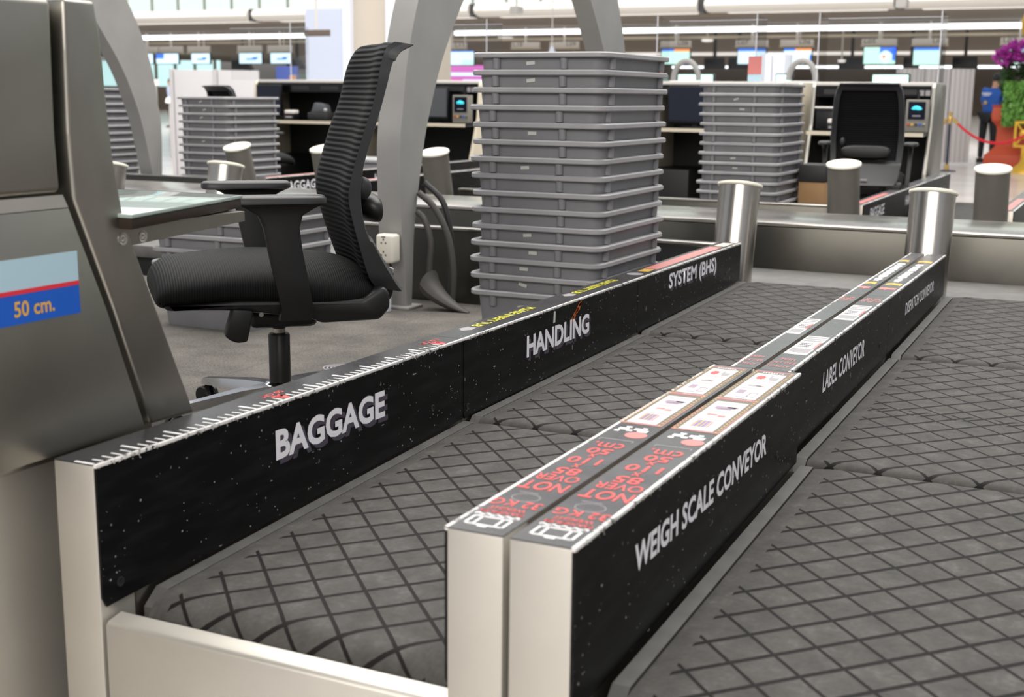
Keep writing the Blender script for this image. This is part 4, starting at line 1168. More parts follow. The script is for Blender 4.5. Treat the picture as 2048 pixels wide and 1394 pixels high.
cb.scale = (0.92, 0.92, 0.925)
# ------------------------------------------------------------------ opposite row: rails, belts and counters
def far_rail(label, x, ya, yb, words=True):
    t = guard_rail(label, x-0.083, x, ya, yb, 0.50, 0.44, (1,))
    if words:
        text('lettering', 'BAGGAGE', M['letter'], t, (x+0.0007, ya+0.20, 0.555), (0, 1, 0), (0, 0, 1), 0.42, 0.062, 0.02)
        text('lettering', 'HANDLING', M['letter'], t, (x+0.0007, ya+1.35, 0.550), (0, 1, 0), (0, 0, 1), 0.44, 0.062, 0.02)
    MB().box(x-0.060, x-0.022, ya+0.06, ya+0.9, RT+0.001, ZT).build('pale_strip', M['pink_print'], t, True, 0)
    return t
far_rail('black guard rail lettered BAGGAGE running from the right-hand dull post towards the black counter', 0.05, 5.58, 8.95)
far_rail('black guard rail lettered BAGGAGE seen between the mesh chair armrest and backrest', -3.83, 5.58, 8.95)
far_rail('black guard rail at the right edge, above the shiny twin-rail post', 0.80, 5.58, 8.95, False)
far_rail('black guard rail running behind the curved frame to the white-capped post', -3.15, 5.58, 8.95, False)
def far_belt(label, x):
    t = thing('belt_conveyor', label, 'conveyor', (x+0.3, 5.6, 0))
    belt_mesh(x+0.03, x+0.62, 5.58, 8.93, 0.505, 0.44, 0.05, 0.05, 'belt', M['belt'], t)
    MB().box(x+0.05, x+0.60, 5.8, 8.8, 0.10, 0.38).build('bed', M['dark'], t, True)
    MB().box(x+0.1, x+0.55, 6.1, 8.5, 0.0, 0.10).build('plinth', M['black'], t, True)
far_belt('dark belt beyond the right-hand shiny post, between two black rails', 0.06)
far_belt('dark belt between the two far black rails behind the mesh chair', -3.82)

def counter(label, x0, x1, side='cream', rows=True):
    t = thing('agent_counter', label, 'counter', ((x0+x1)/2, 8.9, 0))
    prof = [(8.60, 0.0), (8.60, 0.32), (8.68, 0.65), (8.82, 1.00), (8.86, 1.29), (8.89, 1.325), (9.38, 1.325), (9.42, 1.29), (9.42, 0.0)]
    for a, b_, nm in ((x0, x0+0.03, 'side_panel'), (x1-0.03, x1, 'side_panel')):
        MB().prism(prof, 'x', a, b_, 0.006).build(nm, M[side], t, True)
    MB().box(x0+0.03, x1-0.03, 9.38, 9.41, 0.0, 1.30).build('back_board', M['black'], t, True)
    MB().box(x0+0.03, x1-0.03, 8.88, 9.42, 1.300, 1.328, 0.004).build('top', M['offwhite'], t, True)
    MB().box(x0+0.03, x1-0.03, 8.87, 8.90, 1.215, 1.300).build('fascia', M['black_gloss'], t, True)
    s = MB()
    for k in range(3):
        xa = x0+0.06+(x1-x0-0.12)*(0.04+0.33*k)
        s.box(xa, xa+(x1-x0)*0.18, 8.866, 8.871, 1.235, 1.272)
    s.build('fascia_slots', M['dark'], t, True)
    MB().box(x0+0.031, x1-0.031, 8.62, 9.38, 0.930, 0.958, 0.003).build('desk_top', M['black_gloss'], t, True)
    MB().box(x0+0.031, x1-0.031, 8.605, 8.619, 0.928, 0.956).build('desk_edge', M['cream'], t, True)
    MB().box(x0+0.031, x0+0.40, 8.70, 9.36, 0.02, 0.62, 0.005).build('drawer_unit', M['black'], t, True)
    return t
counter('black agent counter with steel end, behind the black office chair seen from behind', -1.02, -0.09, 'steel_cab')
counter('black agent counter holding the dark navy monitor, beside the tall tray stack', -2.35, -1.10, 'cream')
counter('black agent counter seen between the curved frame and the tall tray stack', -5.16, -3.93, 'cream')
counter('black agent counter seen between the corner-on tray stack and the mesh chair back', -6.38, -5.27, 'cream')

def monitor(label, x0, x1, z0, z1, y, scr, stand=True):
    t = thing('monitor', label, 'monitor', ((x0+x1)/2, y, 0.958))
    MB().box(x0, x1, y, y+0.035, z0, z1, 0.006).build('case', M['bezel'], t, True)
    MB().box(x0+0.012, x1-0.012, y-0.002, y, z0+0.022, z1-0.012).build('screen', M[scr], t, True)
    if stand:
        MB().box((x0+x1)/2-0.02, (x0+x1)/2+0.02, y+0.04, y+0.06, 0.962, z0+0.1).build('stand', M['bezel'], t, True)
        MB().box((x0+x1)/2-0.09, (x0+x1)/2+0.09, y-0.03, y+0.12, 0.9585, 0.968, 0.003).build('foot', M['bezel'], t, True)
    return t
monitor('dark navy monitor on the counter between the two grey tray stacks', -2.16, -1.72, 0.99, 1.29, 8.74, 'navy_screen')
monitor('grey monitor on the counter just right of the curved frame', -4.66, -4.20, 0.99, 1.27, 8.74, 'grey_screen')
monitor('dark screen inside the counter right of the corner-on tray stack', -6.30, -6.02, 0.99, 1.28, 8.78, 'navy_screen')
def control_panel(label, x0, x1):
    t = thing('control_panel', label, 'control panel', ((x0+x1)/2, 8.72, 0.958))
    MB().box(x0, x1, 8.72, 8.80, 0.960, 1.200, 0.004).build('case', M['panel_grey'], t, True)
    MB().box(x0+0.018, x1-0.018, 8.714, 8.719, 1.055, 1.185).build('display', M['navy_screen'], t, True)
    w_ = x1-x0; xm = (x0+x1)/2
    g = MB()
    for k, (dx_, z, r) in enumerate(((-0.10, 1.135, 0.014), (-0.02, 1.140, 0.020), (0.05, 1.136, 0.018), (0.11, 1.132, 0.012))):
        g.sphere((xm+dx_*w_*1.3, 8.714, z), r, 2, (1.3, 0.1, 0.8))
    g.build('display_picture', M['screen_cyan'], t, True)
    MB().box(xm-0.03, xm+0.03, 8.7125, 8.7135, 1.076, 1.084).build('display_caption', M['grey_print'], t, True)
    for k, mn in enumerate(('terracotta', 'orange_text', 'dark', 'blue', 'steel_bright')):
        m = Matrix.Translation((x0+w_*(0.15+0.175*k), 8.7195, 1.015)) @ Matrix.Rotation(PI/2, 4, 'X')
        MB().lathe([(0.010, 0), (0.010, 0.006), (0, 0.007)], n=14, mtx=m).build('button', M[mn], t, True)
    for k in (0, 1):
        xx = x0+w_*(0.42+0.28*k)
        MB().box(xx, xx+0.035, 8.862, 8.8655, 1.228, 1.268).build('notice', M['grey_print'], t, True)
    MB().box(xm-0.012, xm-0.002, 8.8, 8.84, 1.18, 1.26).build('cable', M['black'], t, True)
control_panel('grey control panel with cyan display right of the black office chair', -0.275, -0.115)
control_panel('grey control panel with cyan display beside the tall tray stack', -4.14, -3.98)
def printer(label, x, z, s=1.0, y=8.70, mn='offwhite'):
    t = thing('label_printer', label, 'printer', (x, y, z))
    MB().box(-0.045*s, 0.045*s, -0.05, 0.05, 0, 0.055, 0.006).build('case', M['bezel'], t)
    MB().box(-0.042*s, 0.042*s, -0.045, 0.045, 0.056, 0.090, 0.008).build('lid', M[mn], t)
    MB().box(-0.03*s, 0.03*s, -0.052, -0.0505, 0.02, 0.035).build('slot', M['grey_print'], t)
printer('small pale label printer on the counter left of the black office chair', -0.80, 0.9585)
printer('small pale printer on the counter right of the corner-on tray stack', -5.84, 0.9585, 1.2)
printer('small pale mouse-sized device beside the dark navy monitor', -1.66, 0.9585, 0.9, 8.70)
t = thing('slim_tray_rack', 'black box with a pale bar inside the counter right of the tray stack', 'equipment', (-0.87, 8.8, 0.958))
MB().box(-0.97, -0.76, 8.82, 9.2, 0.960, 1.10, 0.006).build('box', M['bezel'], t, True)
MB().box(-0.98, -0.76, 8.80, 8.818, 1.125, 1.140, 0.003).build('pale_bar', M['offwhite'], t, True)
MB().box(-0.97, -0.76, 8.83, 9.2, 1.101, 1.124).build('spacer', M['black'], t, True)
t = thing('telephone', 'dark grey desk device inside the counter right of the corner-on tray stack', 'telephone', (-5.6, 8.75, 0.958))
MB().box(-5.68, -5.46, 8.72, 8.88, 0.9585, 1.03, 0.01).build('body', M['dark'], t, True)
MB().prism([(-5.66, 1.032), (-5.50, 1.032), (-5.52, 1.10), (-5.62, 1.12)], 'y', 8.75, 8.86, 0.006).build('handset_rest', M['grey_screen'], t, True)
MB().sphere((-5.49, 8.74, 1.05), 0.02, 2).build('knob', M['grey_print'], t, True)
for i, (x, lab) in enumerate(((-0.98, 'black equipment box on the floor under the counter left of the chair'), (-5.55, 'dark equipment box low inside the counter right of the corner-on stack'))):
    t = thing('equipment_box', lab, 'equipment', (x+0.5, 8.66, PL))
    t.location = (x+0.62, 8.75, 0)
    MB().box(-0.14, 0.14, -0.08, 0.25, 0.002, 0.55, 0.01).build('case', M['dark'], t)
    MB().box(-0.10, 0.10, -0.083, -0.0805, 0.40, 0.46).build('vent', M['black'], t)

bx = thing('cardboard_box', 'tall brown cardboard box with dark top between tray stack and white-capped post', 'box', (-0.37, 6.30, PL))
MB().box(-0.075, 0.075, -0.12, 0.12, 0.001, 0.40, 0.003).build('carton', M['cardboard'], bx)
MB().box(-0.078, 0.078, -0.123, 0.123, 0.401, 0.50, 0.003).build('lid', M['dark'], bx)
for k, (x, y, s) in enumerate(((-3.62-0.5, 7.55, 1.0), (-4.42, 7.65, 1.1))):
    lab = ('grey lidded crate beside the white-capped post behind the chair', 'grey lidded crate next to the corner-on tray stack')[k]
    c = thing('storage_crate', lab, 'crate', (x, y, PL), 0.1*k)
    MB().prism([(-0.12*s, 0.001), (0.12*s, 0.001), (0.14*s, 0.34), (-0.14*s, 0.34)], 'y', -0.15, 0.15, 0.01).build('body', M['tray'], c)
    MB().box(-0.15*s, 0.15*s, -0.16, 0.16, 0.341, 0.372, 0.008).build('lid', M['tray_rim'], c)

# clear acrylic shields standing on the counters
def shield(label, x0, x1, z1=1.84, depth=0.30, left=True, right=True, note=False):
    t = thing('acrylic_shield', label, 'screen', ((x0+x1)/2, 9.2, 1.328))
    z0 = 1.3285
    MB().box(x0, x1, 9.30, 9.305, z0, z1).build('front_pane', M['acrylic'], t, True, 0)
    e = MB().box(x0, x1, 9.299, 9.306, z1, z1+0.004)
    e.build('top_edge', M['acrylic_edge'], t, True, 0)
    for ok, x in ((left, x0), (right, x1)):
        if not ok: continue
        MB().prism([(9.30-depth, z0), (9.30-depth, z1+0.03), (9.298, z1), (9.298, z0)], 'x', x-0.0025, x+0.0025).build('side_pane', M['acrylic'], t, True, 0)
        MB().prism([(9.296-depth, z0), (9.296-depth, z1+0.03), (9.30-depth, z1+0.03), (9.30-depth, z0)], 'x', x-0.004, x+0.004).build('pane_edge', M['acrylic_edge'], t, True, 0)
        if note:
            MB().box(x-0.055, x+0.055, 9.288-depth, 9.291-depth, z0+0.06, z0+0.20).build('paper_notice', M['pink_print'], t, True, 0)
            MB().box(x-0.055, x+0.055, 9.288-depth, 9.291-depth, z0+0.003, z0+0.058).build('leaflet_pocket', M['screen_blue'] if False else M['lightblue'], t, True, 0)
shield('clear acrylic shield on the counter behind the tray stack, left of the chair', -2.36, -1.52, 1.83, 0.3, True, True, True)
shield('clear acrylic shield on the counter above the black office chair', -1.02, -0.10, 1.83)
shield('clear acrylic shield just left of the tall tray stack', -4.75, -3.95, 1.83, 0.3, False, True)
shield('clear acrylic shield left of the white column', -7.0, -6.05, 1.83, 0.3, False, True)

# ------------------------------------------------------------------ hall beyond
co = tag(MB().box(-9.05, -7.75, 14.1, 15.3, 0, 9.0).build('column_1', M['beige']), kind='structure')
tag(MB().box(-9.35, -8.62, 14.0, 14.095, 0, 9.0).build('trim_1', M['white']), kind='structure')
tag(MB().box(-8.05, -7.50, 14.0, 14.095, 0, 9.0).build('trim_2', M['white']), kind='structure')
tag(MB().box(-9.35, -8.75, 13.985, 13.998, 0, 2.35).build('trim_3', M['bluewhite']), kind='structure')
struct('wall_back', MB().box(-75, 45, 108, 108.3, 0, 9), M['taupe'])
struct('wall_left', MB().box(-72, -71.7, 2, 108, 0, 9), M['offwhite'])
struct('wall_right', MB().box(38, 38.3, -12, 108, 0, 9), M['offwhite'])
struct('ceiling', MB().box(-70, 20, 37.2, 107, 3.80, 3.95), M['taupe'])
tag(MB().box(-75, 30, 57, 57.2, 4.0, 16).build('window_1', M['skylight']), kind='structure')
mb = MB()
x = -70.0
while x < 25:
    mb.box(x, x+0.12, 56.85, 56.98, 4.0, 16); x += 1.85
tag(mb.build('trim_4', M['offwhite']), kind='structure')
tag(MB().box(-66, -55.5, 70, 70.2, 1.6, 3.35).build('window_2', M['skycyan']), kind='structure')
mb = MB()
mb.box(-66, -55.5, 69.85, 69.98, 0, 1.6)
x = -66.0
while x < -55:
    mb.box(x, x+0.15, 69.8, 69.95, 1.6, 3.35); x += 1.7
tag(mb.build('trim_5', M['taupe']), kind='structure')
# pale edge mouldings along the lowered ceiling
xs = [-44.0, -37.2, -27.4, -18.6, -10.9, -5.2, 1.5, 9.0]
for i, (a, b_) in enumerate(zip(xs, xs[1:])):
    m_ = thing('ceiling_edge_panel', 'long cream edge panel of the lowered ceiling, %s' % ('above the left hanging signs', 'above the far left monitors', 'left of the white column', 'above the curved frame', 'above the tall tray stack', 'above the tray stack by the chair', 'above the black office chair')[i], 'ceiling panel', ((a+b_)/2, 37, 3.7))
    rings = []
    for xx in (a+0.12, b_-0.12):
        rings.append([(xx, 36.8, 3.70), (xx, 36.55, 3.77), (xx, 36.45, 3.88), (xx, 36.5, 4.02), (xx, 36.7, 4.12), (xx, 37.1, 4.12), (xx, 37.1, 3.70)])
    MB().loft(rings).build('panel', M['offwhite'], m_, True, 60)
    MB().box(a+0.5, b_-0.5, 37.6, 37.9, 3.72, 3.79).build('slim_light', M['tube_dim'], m_, True)
    MB().box(a-0.08, a+0.08, 36.6, 37.2, 3.68, 4.1).build('hanger', M['dark'], m_, True)
for k, (y, z, mn, x0, x1, lab) in enumerate(((45, 3.60, 'tube', -42.5, -24.2, 'bright fluorescent strip running left of the white column'), (45, 3.62, 'tube', -23.8, 4.0, 'bright fluorescent strip running right of the white column'), (70, 3.60, 'tube_dim', -34, 6, 'dimmer second light strip below the hanging signs'), (101, 3.60, 'tube', -34, 6, 'thin far light strip low behind the monitors'))):
    t = thing('strip_light', lab, 'strip light', ((x0+x1)/2, y, z))
    MB().box(x0, x1, y-0.05, y+0.05, z-0.085, z+0.085, 0.02).build('tube', M[mn], t, True)
    MB().box(x0, x1, y+0.06, y+0.20, z-0.09, z+0.12).build('housing', M['offwhite'], t, True)
t = thing('cross_beam', 'thin beige beam just under the bright light strip', 'beam', (-18, 45.5, 3.35))
MB().box(-42, 4, 45.4, 45.6, 3.33, 3.42).build('bar', M['cream'], t, True)

# hanging desk signs with flat screens below
SC = ['screen_white', 'screen_mint', 'screen_blue', 'screen_orange']
def sign(num, x0, x1, z0, z1, side, y=45.0):
    nm = 'L%02d' % num if num else ''
    lab = ('pale hanging desk sign numbered %s' % nm) if num else None
    t = thing('hanging_sign', lab or 'pale hanging desk sign', 'sign', ((x0+x1)/2, y, z0))
    MB().box(x0, x1, y, y+0.12, z0, z1, 0.01).build('board', M['offwhite'], t, True)
    MB().box(x0-0.02, x1+0.02, y-0.03, y+0.14, z0-0.045, z0-0.002).build('lower_edge', M['cream'], t, True)
    MB().box((x0+x1)/2-0.03, (x0+x1)/2+0.03, y+0.03, y+0.09, z1, 3.80).build('hanger', M['offwhite'], t, True)
    if nm:
        wd = 0.40
        xa = x0+0.08 if side < 0 else x1-0.08-wd
        text('lettering', nm, M['panel_grey'], t, (xa, y-0.004, z0+0.05), (1, 0, 0), (0, 0, 1), wd, 0.15, 0.02)
    return t
for num, x0, x1, side in ((8, -15.15, -13.98, 1), (7, -12.28, -11.10, -1), (6, -10.65, -9.48, 1), (5, -7.80, -6.62, -1), (4, -6.12, -4.95, 1), (3, -3.27, -2.1, -1), (9, -19.65, -18.45, 1), (10, -21.28, -20.1, -1), (11, -24.6, -23.3, 1)):
    sign(num, x0, x1, 3.03, 3.24, side)
for k, (x0, x1) in enumerate(((-40.2, -39.0), (-38.9, -37.6), (-37.3, -36.1), (-34.55, -33.3), (-32.95, -31.7))):
    t = sign(0, x0, x1, 2.94, 3.22, 1)
    t['label'] = 'pale hanging desk sign, %s of the five left of the white column' % ('leftmost', 'second', 'middle', 'fourth', 'rightmost')[k]

def screen(label, x0, x1, z0, z1, parts, y=44.9, tiltx=0):
    t = thing('display_screen', label, 'screen', ((x0+x1)/2, y, z0))
    MB().box(x0-0.03, x1+0.03, y+0.02, y+0.13, z0-0.03, z1+0.03, 0.012).build('case', M['bezel'], t, True)
    MB().box(x0, x1, y+0.012, y+0.02, z0, z1).build('picture', M[parts[0]], t, True)
    for k, (mn, a, b_, c, d) in enumerate(parts[1:]):
        MB().box(x0+(x1-x0)*a, x0+(x1-x0)*b_, y+0.004, y+0.0115, z0+(z1-z0)*c, z0+(z1-z0)*d).build('picture_patch', M[mn], t, True)
    MB().box((x0+x1)/2-0.02, (x0+x1)/2+0.02, y+0.26, y+0.30, (z0+z1)/2, 3.80).box((x0+x1)/2-0.02, (x0+x1)/2+0.02, y+0.13, y+0.26, (z0+z1)/2, (z0+z1)/2+0.05).build('bracket', M['offwhite'], t, True)
    return t
screen('bright screen with orange top corner under sign L08', -15.05, -13.97, 2.40, 2.94, ['screen_mint', ('screen_blue', 0, 0.45, 0.85, 1), ('screen_orange', 0.45, 1, 0.82, 1), ('screen_blue', 0.6, 1, 0, 0.1)])
screen('bright screen with blue top band under sign L07', -12.15, -11.13, 2.40, 2.94, ['screen_white', ('screen_blue', 0, 1, 0.82, 1), ('screen_white', 0.2, 0.6, 0.3, 0.6)])
screen('bright white screen with orange band under sign L06', -10.48, -9.50, 2.40, 2.93, ['screen_white', ('screen_orange', 0.42, 1, 0.85, 1), ('screen_blue', 0, 0.42, 0.85, 1), ('screen_blue', 0.94, 1, 0, 0.6)])
t = screen('bright screen with a round white badge under sign L05', -7.68, -6.62, 2.39, 2.95, ['screen_mint', ('screen_blue', 0.5, 1, 0.6, 1), ('screen_blue', 0.9, 1, 0.2, 1)])
m = Matrix.Translation((-6.95, 44.904, 2.63)) @ Matrix.Rotation(PI/2, 4, 'X')
MB().lathe([(0.21, 0), (0.21, 0.003), (0, 0.003)], n=28, mtx=m).build('picture_badge', M['screen_white'], t, True)
m = Matrix.Translation((-7.0, 44.90, 2.63)) @ Matrix.Rotation(PI/2, 4, 'X')
MB().lathe([(0.06, 0), (0.06, 0.003), (0, 0.003)], n=12, mtx=m).build('picture_badge', M['screen_orange'], t, True)
screen('bright screen with blue top band under sign L04', -6.02, -5.14, 2.36, 2.93, ['screen_mint', ('screen_blue', 0, 1, 0.84, 1)])
screen('bright screen half hidden by orchids under sign L03', -3.2, -2.15, 2.38, 2.93, ['screen_mint', ('screen_blue', 0, 1, 0.84, 1)])
screen('bright blue-green screen left of the tall tray stack', -23.95, -22.9, 2.38, 2.93, ['screen_white', ('screen_mint', 0.5, 1, 0, 0.35), ('screen_blue', 0, 1, 0.92, 1)])
t = screen('magenta advertising screen left of the tall tray stack', -32.9, -30.0, 1.75, 2.75, ['screen_magenta', ('screen_white', 0.1, 0.95, 0.45, 0.62), ('screen_white', 0.5, 1, 0, 0.25)], 60)
for k, (x0, x1, blue) in enumerate(((-40.4, -39.2, 1), (-39.0, -37.75, 1), (-37.0, -36.0, 0), (-34.38, -33.2, 0), (-32.72, -31.68, 0))):
    screen('bright screen, %s of the five left of the white column' % ('leftmost', 'second', 'middle', 'fourth', 'rightmost')[k], x0, x1, 2.46, 2.89, ['screen_white', ('screen_blue', 0, 0.35, 0.5, 1)] if blue else ['screen_white', ('screen_blue', 0.3, 0.8, 0.35, 0.5), ('screen_blue', 0.6, 0.85, 0.5, 0.62)])
for k, (x0, x1, lab) in enumerate(((-8.85, -7.95, 'left of screen L05'), (-12.95, -12.2, 'left of screen L07'), (-6.6, -6.06, 'left of screen L04'), (-4.95, -4.1, 'right of screen L04'), (-13.9, -13.1, 'right of screen L08'))):
    t = thing('screen_back', 'black back of a hanging screen %s' % lab, 'screen', ((x0+x1)/2, 46.5, 2.25))
    MB().box(x0, x1, 46.4, 46.6, 2.24, 2.68, 0.03).build('case', M['bezel'], t, True)
    MB().box((x0+x1)/2-0.05, (x0+x1)/2+0.05, 46.45, 46.55, 2.685, 3.80).build('hanger', M['dark'], t, True)
for k, (x0, x1, lab) in enumerate(((-36.0, -34.9, 'right of the middle screen'), (-33.0, -32.0, 'between the two right screens'), (-31.4, -30.2, 'at the white column'))):
    t = thing('screen_back', 'black tilted back of a hanging screen %s, left side' % lab, 'screen', ((x0+x1)/2, 46.5, 2.2))
    MB().prism([(x0, 2.25), (x1, 2.22), (x1-0.3, 2.68), (x0, 2.68)], 'y', 46.4, 46.7, 0.03).build('case', M['bezel'], t, True)
    MB().box((x0+x1)/2-0.05, (x0+x1)/2+0.05, 46.5, 46.6, 2.685, 3.80).build('hanger', M['dark'], t, True)
# spot lamps and small ceiling fittings
for k, (x, y, z, r, lab) in enumerate(((-25.0, 52, 3.76, 0.35, 'left of the white column'), (-19.0, 50, 3.76, 0.30, 'above the tall tray stack'), (-13.5, 45.5, 3.28, 0.22, 'above sign L08'), (-8.7, 46.2, 2.55, 0.14, 'beside the screen back left of L05'))):
    t = thing('round_lamp', 'small round white lamp %s' % lab, 'lamp', (x, y, z))
    MB().lathe([(0, 0.02), (r, 0.02), (r*0.9, -0.06), (0, -0.08)], n=20).build('diffuser', M['tube_dim'], t)
    MB().lathe([(0, 0.022), (r*0.4, 0.022), (0.03, 0.05), (0.03, max(0.03, 3.80-z)+0.02), (0, max(0.03, 3.80-z)+0.02)], n=12).build('mount', M['offwhite'], t)
t = thing('spot_lamp', 'white bell-shaped spot lamp hanging above the tall tray stack', 'lamp', (-9.4, 22.5, 2.0))
MB().lathe([(0, 0.16), (0.03, 0.16), (0.05, 0.10), (0.10, 0.02), (0.10, 0.0), (0.07, -0.015), (0, -0.02)], n=20).build('shade', M['white'], t)
MB().lathe([(0.012, 0.16), (0.012, 1.5)], n=8).build('rod', M['offwhite'], t)
for k, (x, y, z, lab) in enumerate(((-11.4, 25, 3.05, 'hanging above the tall tray stack'), (-2.95, 24.0, 2.95, 'hanging above the black office chair'))):
    t = thing('security_camera', 'white box camera %s' % lab, 'camera', (x, y, z))
    MB().box(-0.10, 0.10, -0.16, 0.16, -0.08, 0.08, 0.015).build('housing', M['offwhite'], t)
    MB().lathe([(0.02, 0.08), (0.02, 1.2)], n=8).build('pole', M['offwhite'], t)
for k, (x0, x1, z0, z1, lab) in enumerate(((-14.6, -13.0, 3.60, 3.80, 'above sign L08'), (-8.05, -6.55, 3.60, 3.80, 'above sign L05'))):
    t = thing('zone_sign', 'dark brown hanging sign board %s' % lab, 'sign', ((x0+x1)/2, 46.5, z0))
    MB().box(x0, x1, 46.45, 46.55, z0, z1, 0.01).build('board', M['brown_print'], t, True)
    MB().box(x0+0.2, x1-0.2, 46.43, 46.448, z0+0.05, z1-0.05).build('faded_print', M['taupe'], t, True)
    for q in (0.2, 0.8):
        MB().box(x0+(x1-x0)*q-0.02, x0+(x1-x0)*q+0.02, 46.48, 46.52, z1-0.01, 3.81).build('hanger', M['dark'], t, True)
t = thing('hanging_plate', 'small olive brown plate hanging in front of the white column', 'sign', (-7.8, 12, 1.9))
MB().box(-7.99, -7.62, 12.0, 12.03, 1.885, 1.962, 0.004).build('plate', M['brown_print'], t, True)
MB().box(-7.83, -7.80, 12.01, 12.02, 1.963, 4.5).build('rod', M['offwhite'], t, True)

# partitions and kiosks standing on the hall floor
def partition(label, x0, x1, y0, y1, h, n, mn='pleat_shade'):
    t = thing('partition_screen', label, 'partition', ((x0+x1)/2, (y0+y1)/2, 0))
    for k in range(n):
        a, b_ = k/n, (k+1)/n
        p, q = Vector((x0+(x1-x0)*a, y0+(y1-y0)*a, 0)), Vector((x0+(x1-x0)*b_, y0+(y1-y0)*b_, 0))
        d = (q-p); g = d.normalized()*0.02; nrm = Vector((-d.y, d.x, 0)).normalized()*0.03
        P = [p+g-nrm, q-g-nrm, q-g+nrm, p+g+nrm]
        MB().prism([(v.x, v.y) for v in P], 'z', 0.04, h, 0.004).build('panel', M[mn], t, True)
        MB().box(p.x-0.015, p.x+0.015, p.y-0.05, p.y+0.05, 0, h+0.01).build('post', M['screenpart'], t, True)
partition('pale ribbed partition screens behind the stanchion with red rope', -2.93, -1.62, 23.9, 24.5, 1.77, 3)
partition('pale grey partition panels behind the corner-on tray stack', -9.58, -8.62, 11.45, 11.95, 1.475, 2, 'screenpart')
t = thing('white_cabinet', 'plain white upright cabinet seen behind the tray stack left of chair', 'cabinet', (-2.7, 14.2, 0))
MB().box(-2.85, -2.56, 14.0, 14.4, 0.04, 1.72, 0.01).build('body', M['white'], t, True)
MB().box(-2.86, -2.55, 13.99, 14.41, 0.0, 0.038).build('plinth', M['dark'], t, True)
MB().box(-2.71, -2.70, 13.99, 13.998, 0.06, 1.70).build('door_seam', M['grey_print'], t, True)
for k, (x, y, h, lab) in enumerate(((-15.72, 17.9, 1.42, 'pale self-service kiosk with two notices beside the left curved frame'), (-15.2, 18.2, 1.10, 'low pale kiosk with a blue square behind the left curved frame'))):
    t = thing('self_service_kiosk', lab, 'kiosk', (x, y, 0), 0.55)
    MB().box(-0.17, 0.17, -0.2, 0.2, 0, h-0.1, 0.02).build('body', M['offwhite'], t)
    MB().prism([(-0.3, h-0.098), (0.15, h-0.098), (0.15, h+0.02), (-0.2, h+0.0)], 'x', -0.22, 0.22, 0.02).build('canopy', M['tube_dim'], t)  # canopy uses the emissive strip material, so it glows by itself
    MB().box(-0.11, 0.05, -0.206, -0.201, 0.78, 1.0).build('notice', M['paper'], t)
    MB().box(-0.11, 0.11, -0.206, -0.201, 0.52, 0.66).build('notice', M['paper'], t)
    MB().box(-0.02, 0.13, -0.207, -0.202, 0.08, 0.22).build('blue_square', M['blue'], t)

# rope barrier, plinth and flower stand at the right
def stanchion(label, x, y):
    t = thing('stanchion', label, 'rope stand', (x, y, 0))
    MB().lathe([(0, 0), (0.16, 0), (0.16, 0.012), (0.05, 0.03), (0, 0.03)], n=28).build('base', M['navy'], t)
    MB().lathe([(0.034, 0.03), (0.034, 0.12), (0.026, 0.125), (0, 0.125)], n=18).build('lower_collar', M['brass'], t)
    MB().lathe([(0.024, 0.125), (0.024, 0.80)], n=18).build('pole', M['navy'], t)
    MB().lathe([(0.025, 0.80), (0.03, 0.81), (0.03, 0.90), (0.02, 0.92), (0.02, 0.94), (0.035, 0.965), (0.035, 0.985), (0.018, 1.0), (0, 1.005)], n=18).build('finial', M['brass'], t)
    return t
stanchion('navy and brass rope stanchion in front of the ribbed partition', -1.66, 21.8)
stanchion('navy rope stanchion mostly outside the frame beside the plinth', -0.10, 21.4)
def rope(label, a, b_, sag):
    t = thing('rope', label, 'rope', ((a[0]+b_[0])/2, (a[1]+b_[1])/2, 0.5))
    A, B = Vector(a), Vector(b_)
    pts = [A+(B-A)*(k/24)+Vector((0, 0, -sag*(1-(2*k/24-1)**2))) for k in range(25)]
    MB().tube(pts, 0.022, 10).build('cord', M['velvet'], t, True)
    for p, q in ((pts[0], pts[1]), (pts[-1], pts[-2])):
        MB().tube([p-(q-p)*1.0, p, q], [0.012, 0.03, 0.026], 10).build('end_cap', M['brass'], t, True)
rope('red velvet rope sagging from the brass stanchion to the right edge', (-1.58, 21.78, 0.86), (-0.16, 21.45, 0.86), 0.36)
rope('red velvet rope hanging down left of the brass stanchion', (-1.74, 21.82, 0.84), (-2.9, 23.0, 0.84), 0.42)

pl = thing('plinth', 'orange-red painted pedestal under the trailing green plant', 'pedestal', (-0.62, 22.9, 0))
cx, cy = -0.62, 22.9
def sq(a, z0, z1, bev=0.01): return MB().box(cx-a, cx+a, cy-a, cy+a, z0, z1, bev)
sq(0.52, 0.0, 0.28).build('base', M['terracotta'], pl, True)
MB().loft([[(cx-a, cy-a, z), (cx+a, cy-a, z), (cx+a, cy+a, z), (cx-a, cy+a, z)] for a, z in ((0.50, 0.281), (0.42, 0.36), (0.36, 0.42), (0.35, 0.70), (0.36, 0.76), (0.44, 0.86), (0.45, 0.96), (0.43, 1.08), (0.46, 1.12))]).build('shaft', M['terracotta'], pl, True, 20)
fp = thing('flower_stand', 'gold openwork basket stand with orchids and trailing greenery on the pedestal', 'flower arrangement', (-0.60, 22.6, 1.12))
MB().lathe([(0, 1.121), (0.18, 1.121), (0.22, 1.2), (0.20, 1.3), (0, 1.3)], (-0.60, 22.75, 0), 24).build('pot', M['gold'], fp, True)
cg = MB()
for k in range(14):
    a = PI*k/14
    ring = []
    for j in range(28):
        b_ = 2*PI*j/28
        ring.append((-0.42+0.30*math.cos(b_)*math.cos(a), 22.75+0.30*math.cos(b_)*math.sin(a), 2.48+0.36*math.sin(b_)))
    cg.tube(ring, 0.012, 6, True)
cg.build('wire_globe', M['gold'], fp, True)
MB().lathe([(0.02, 1.3), (0.02, 2.13)], (-0.45, 22.75, 0), 10).build('stem', M['gold'], fp, True)
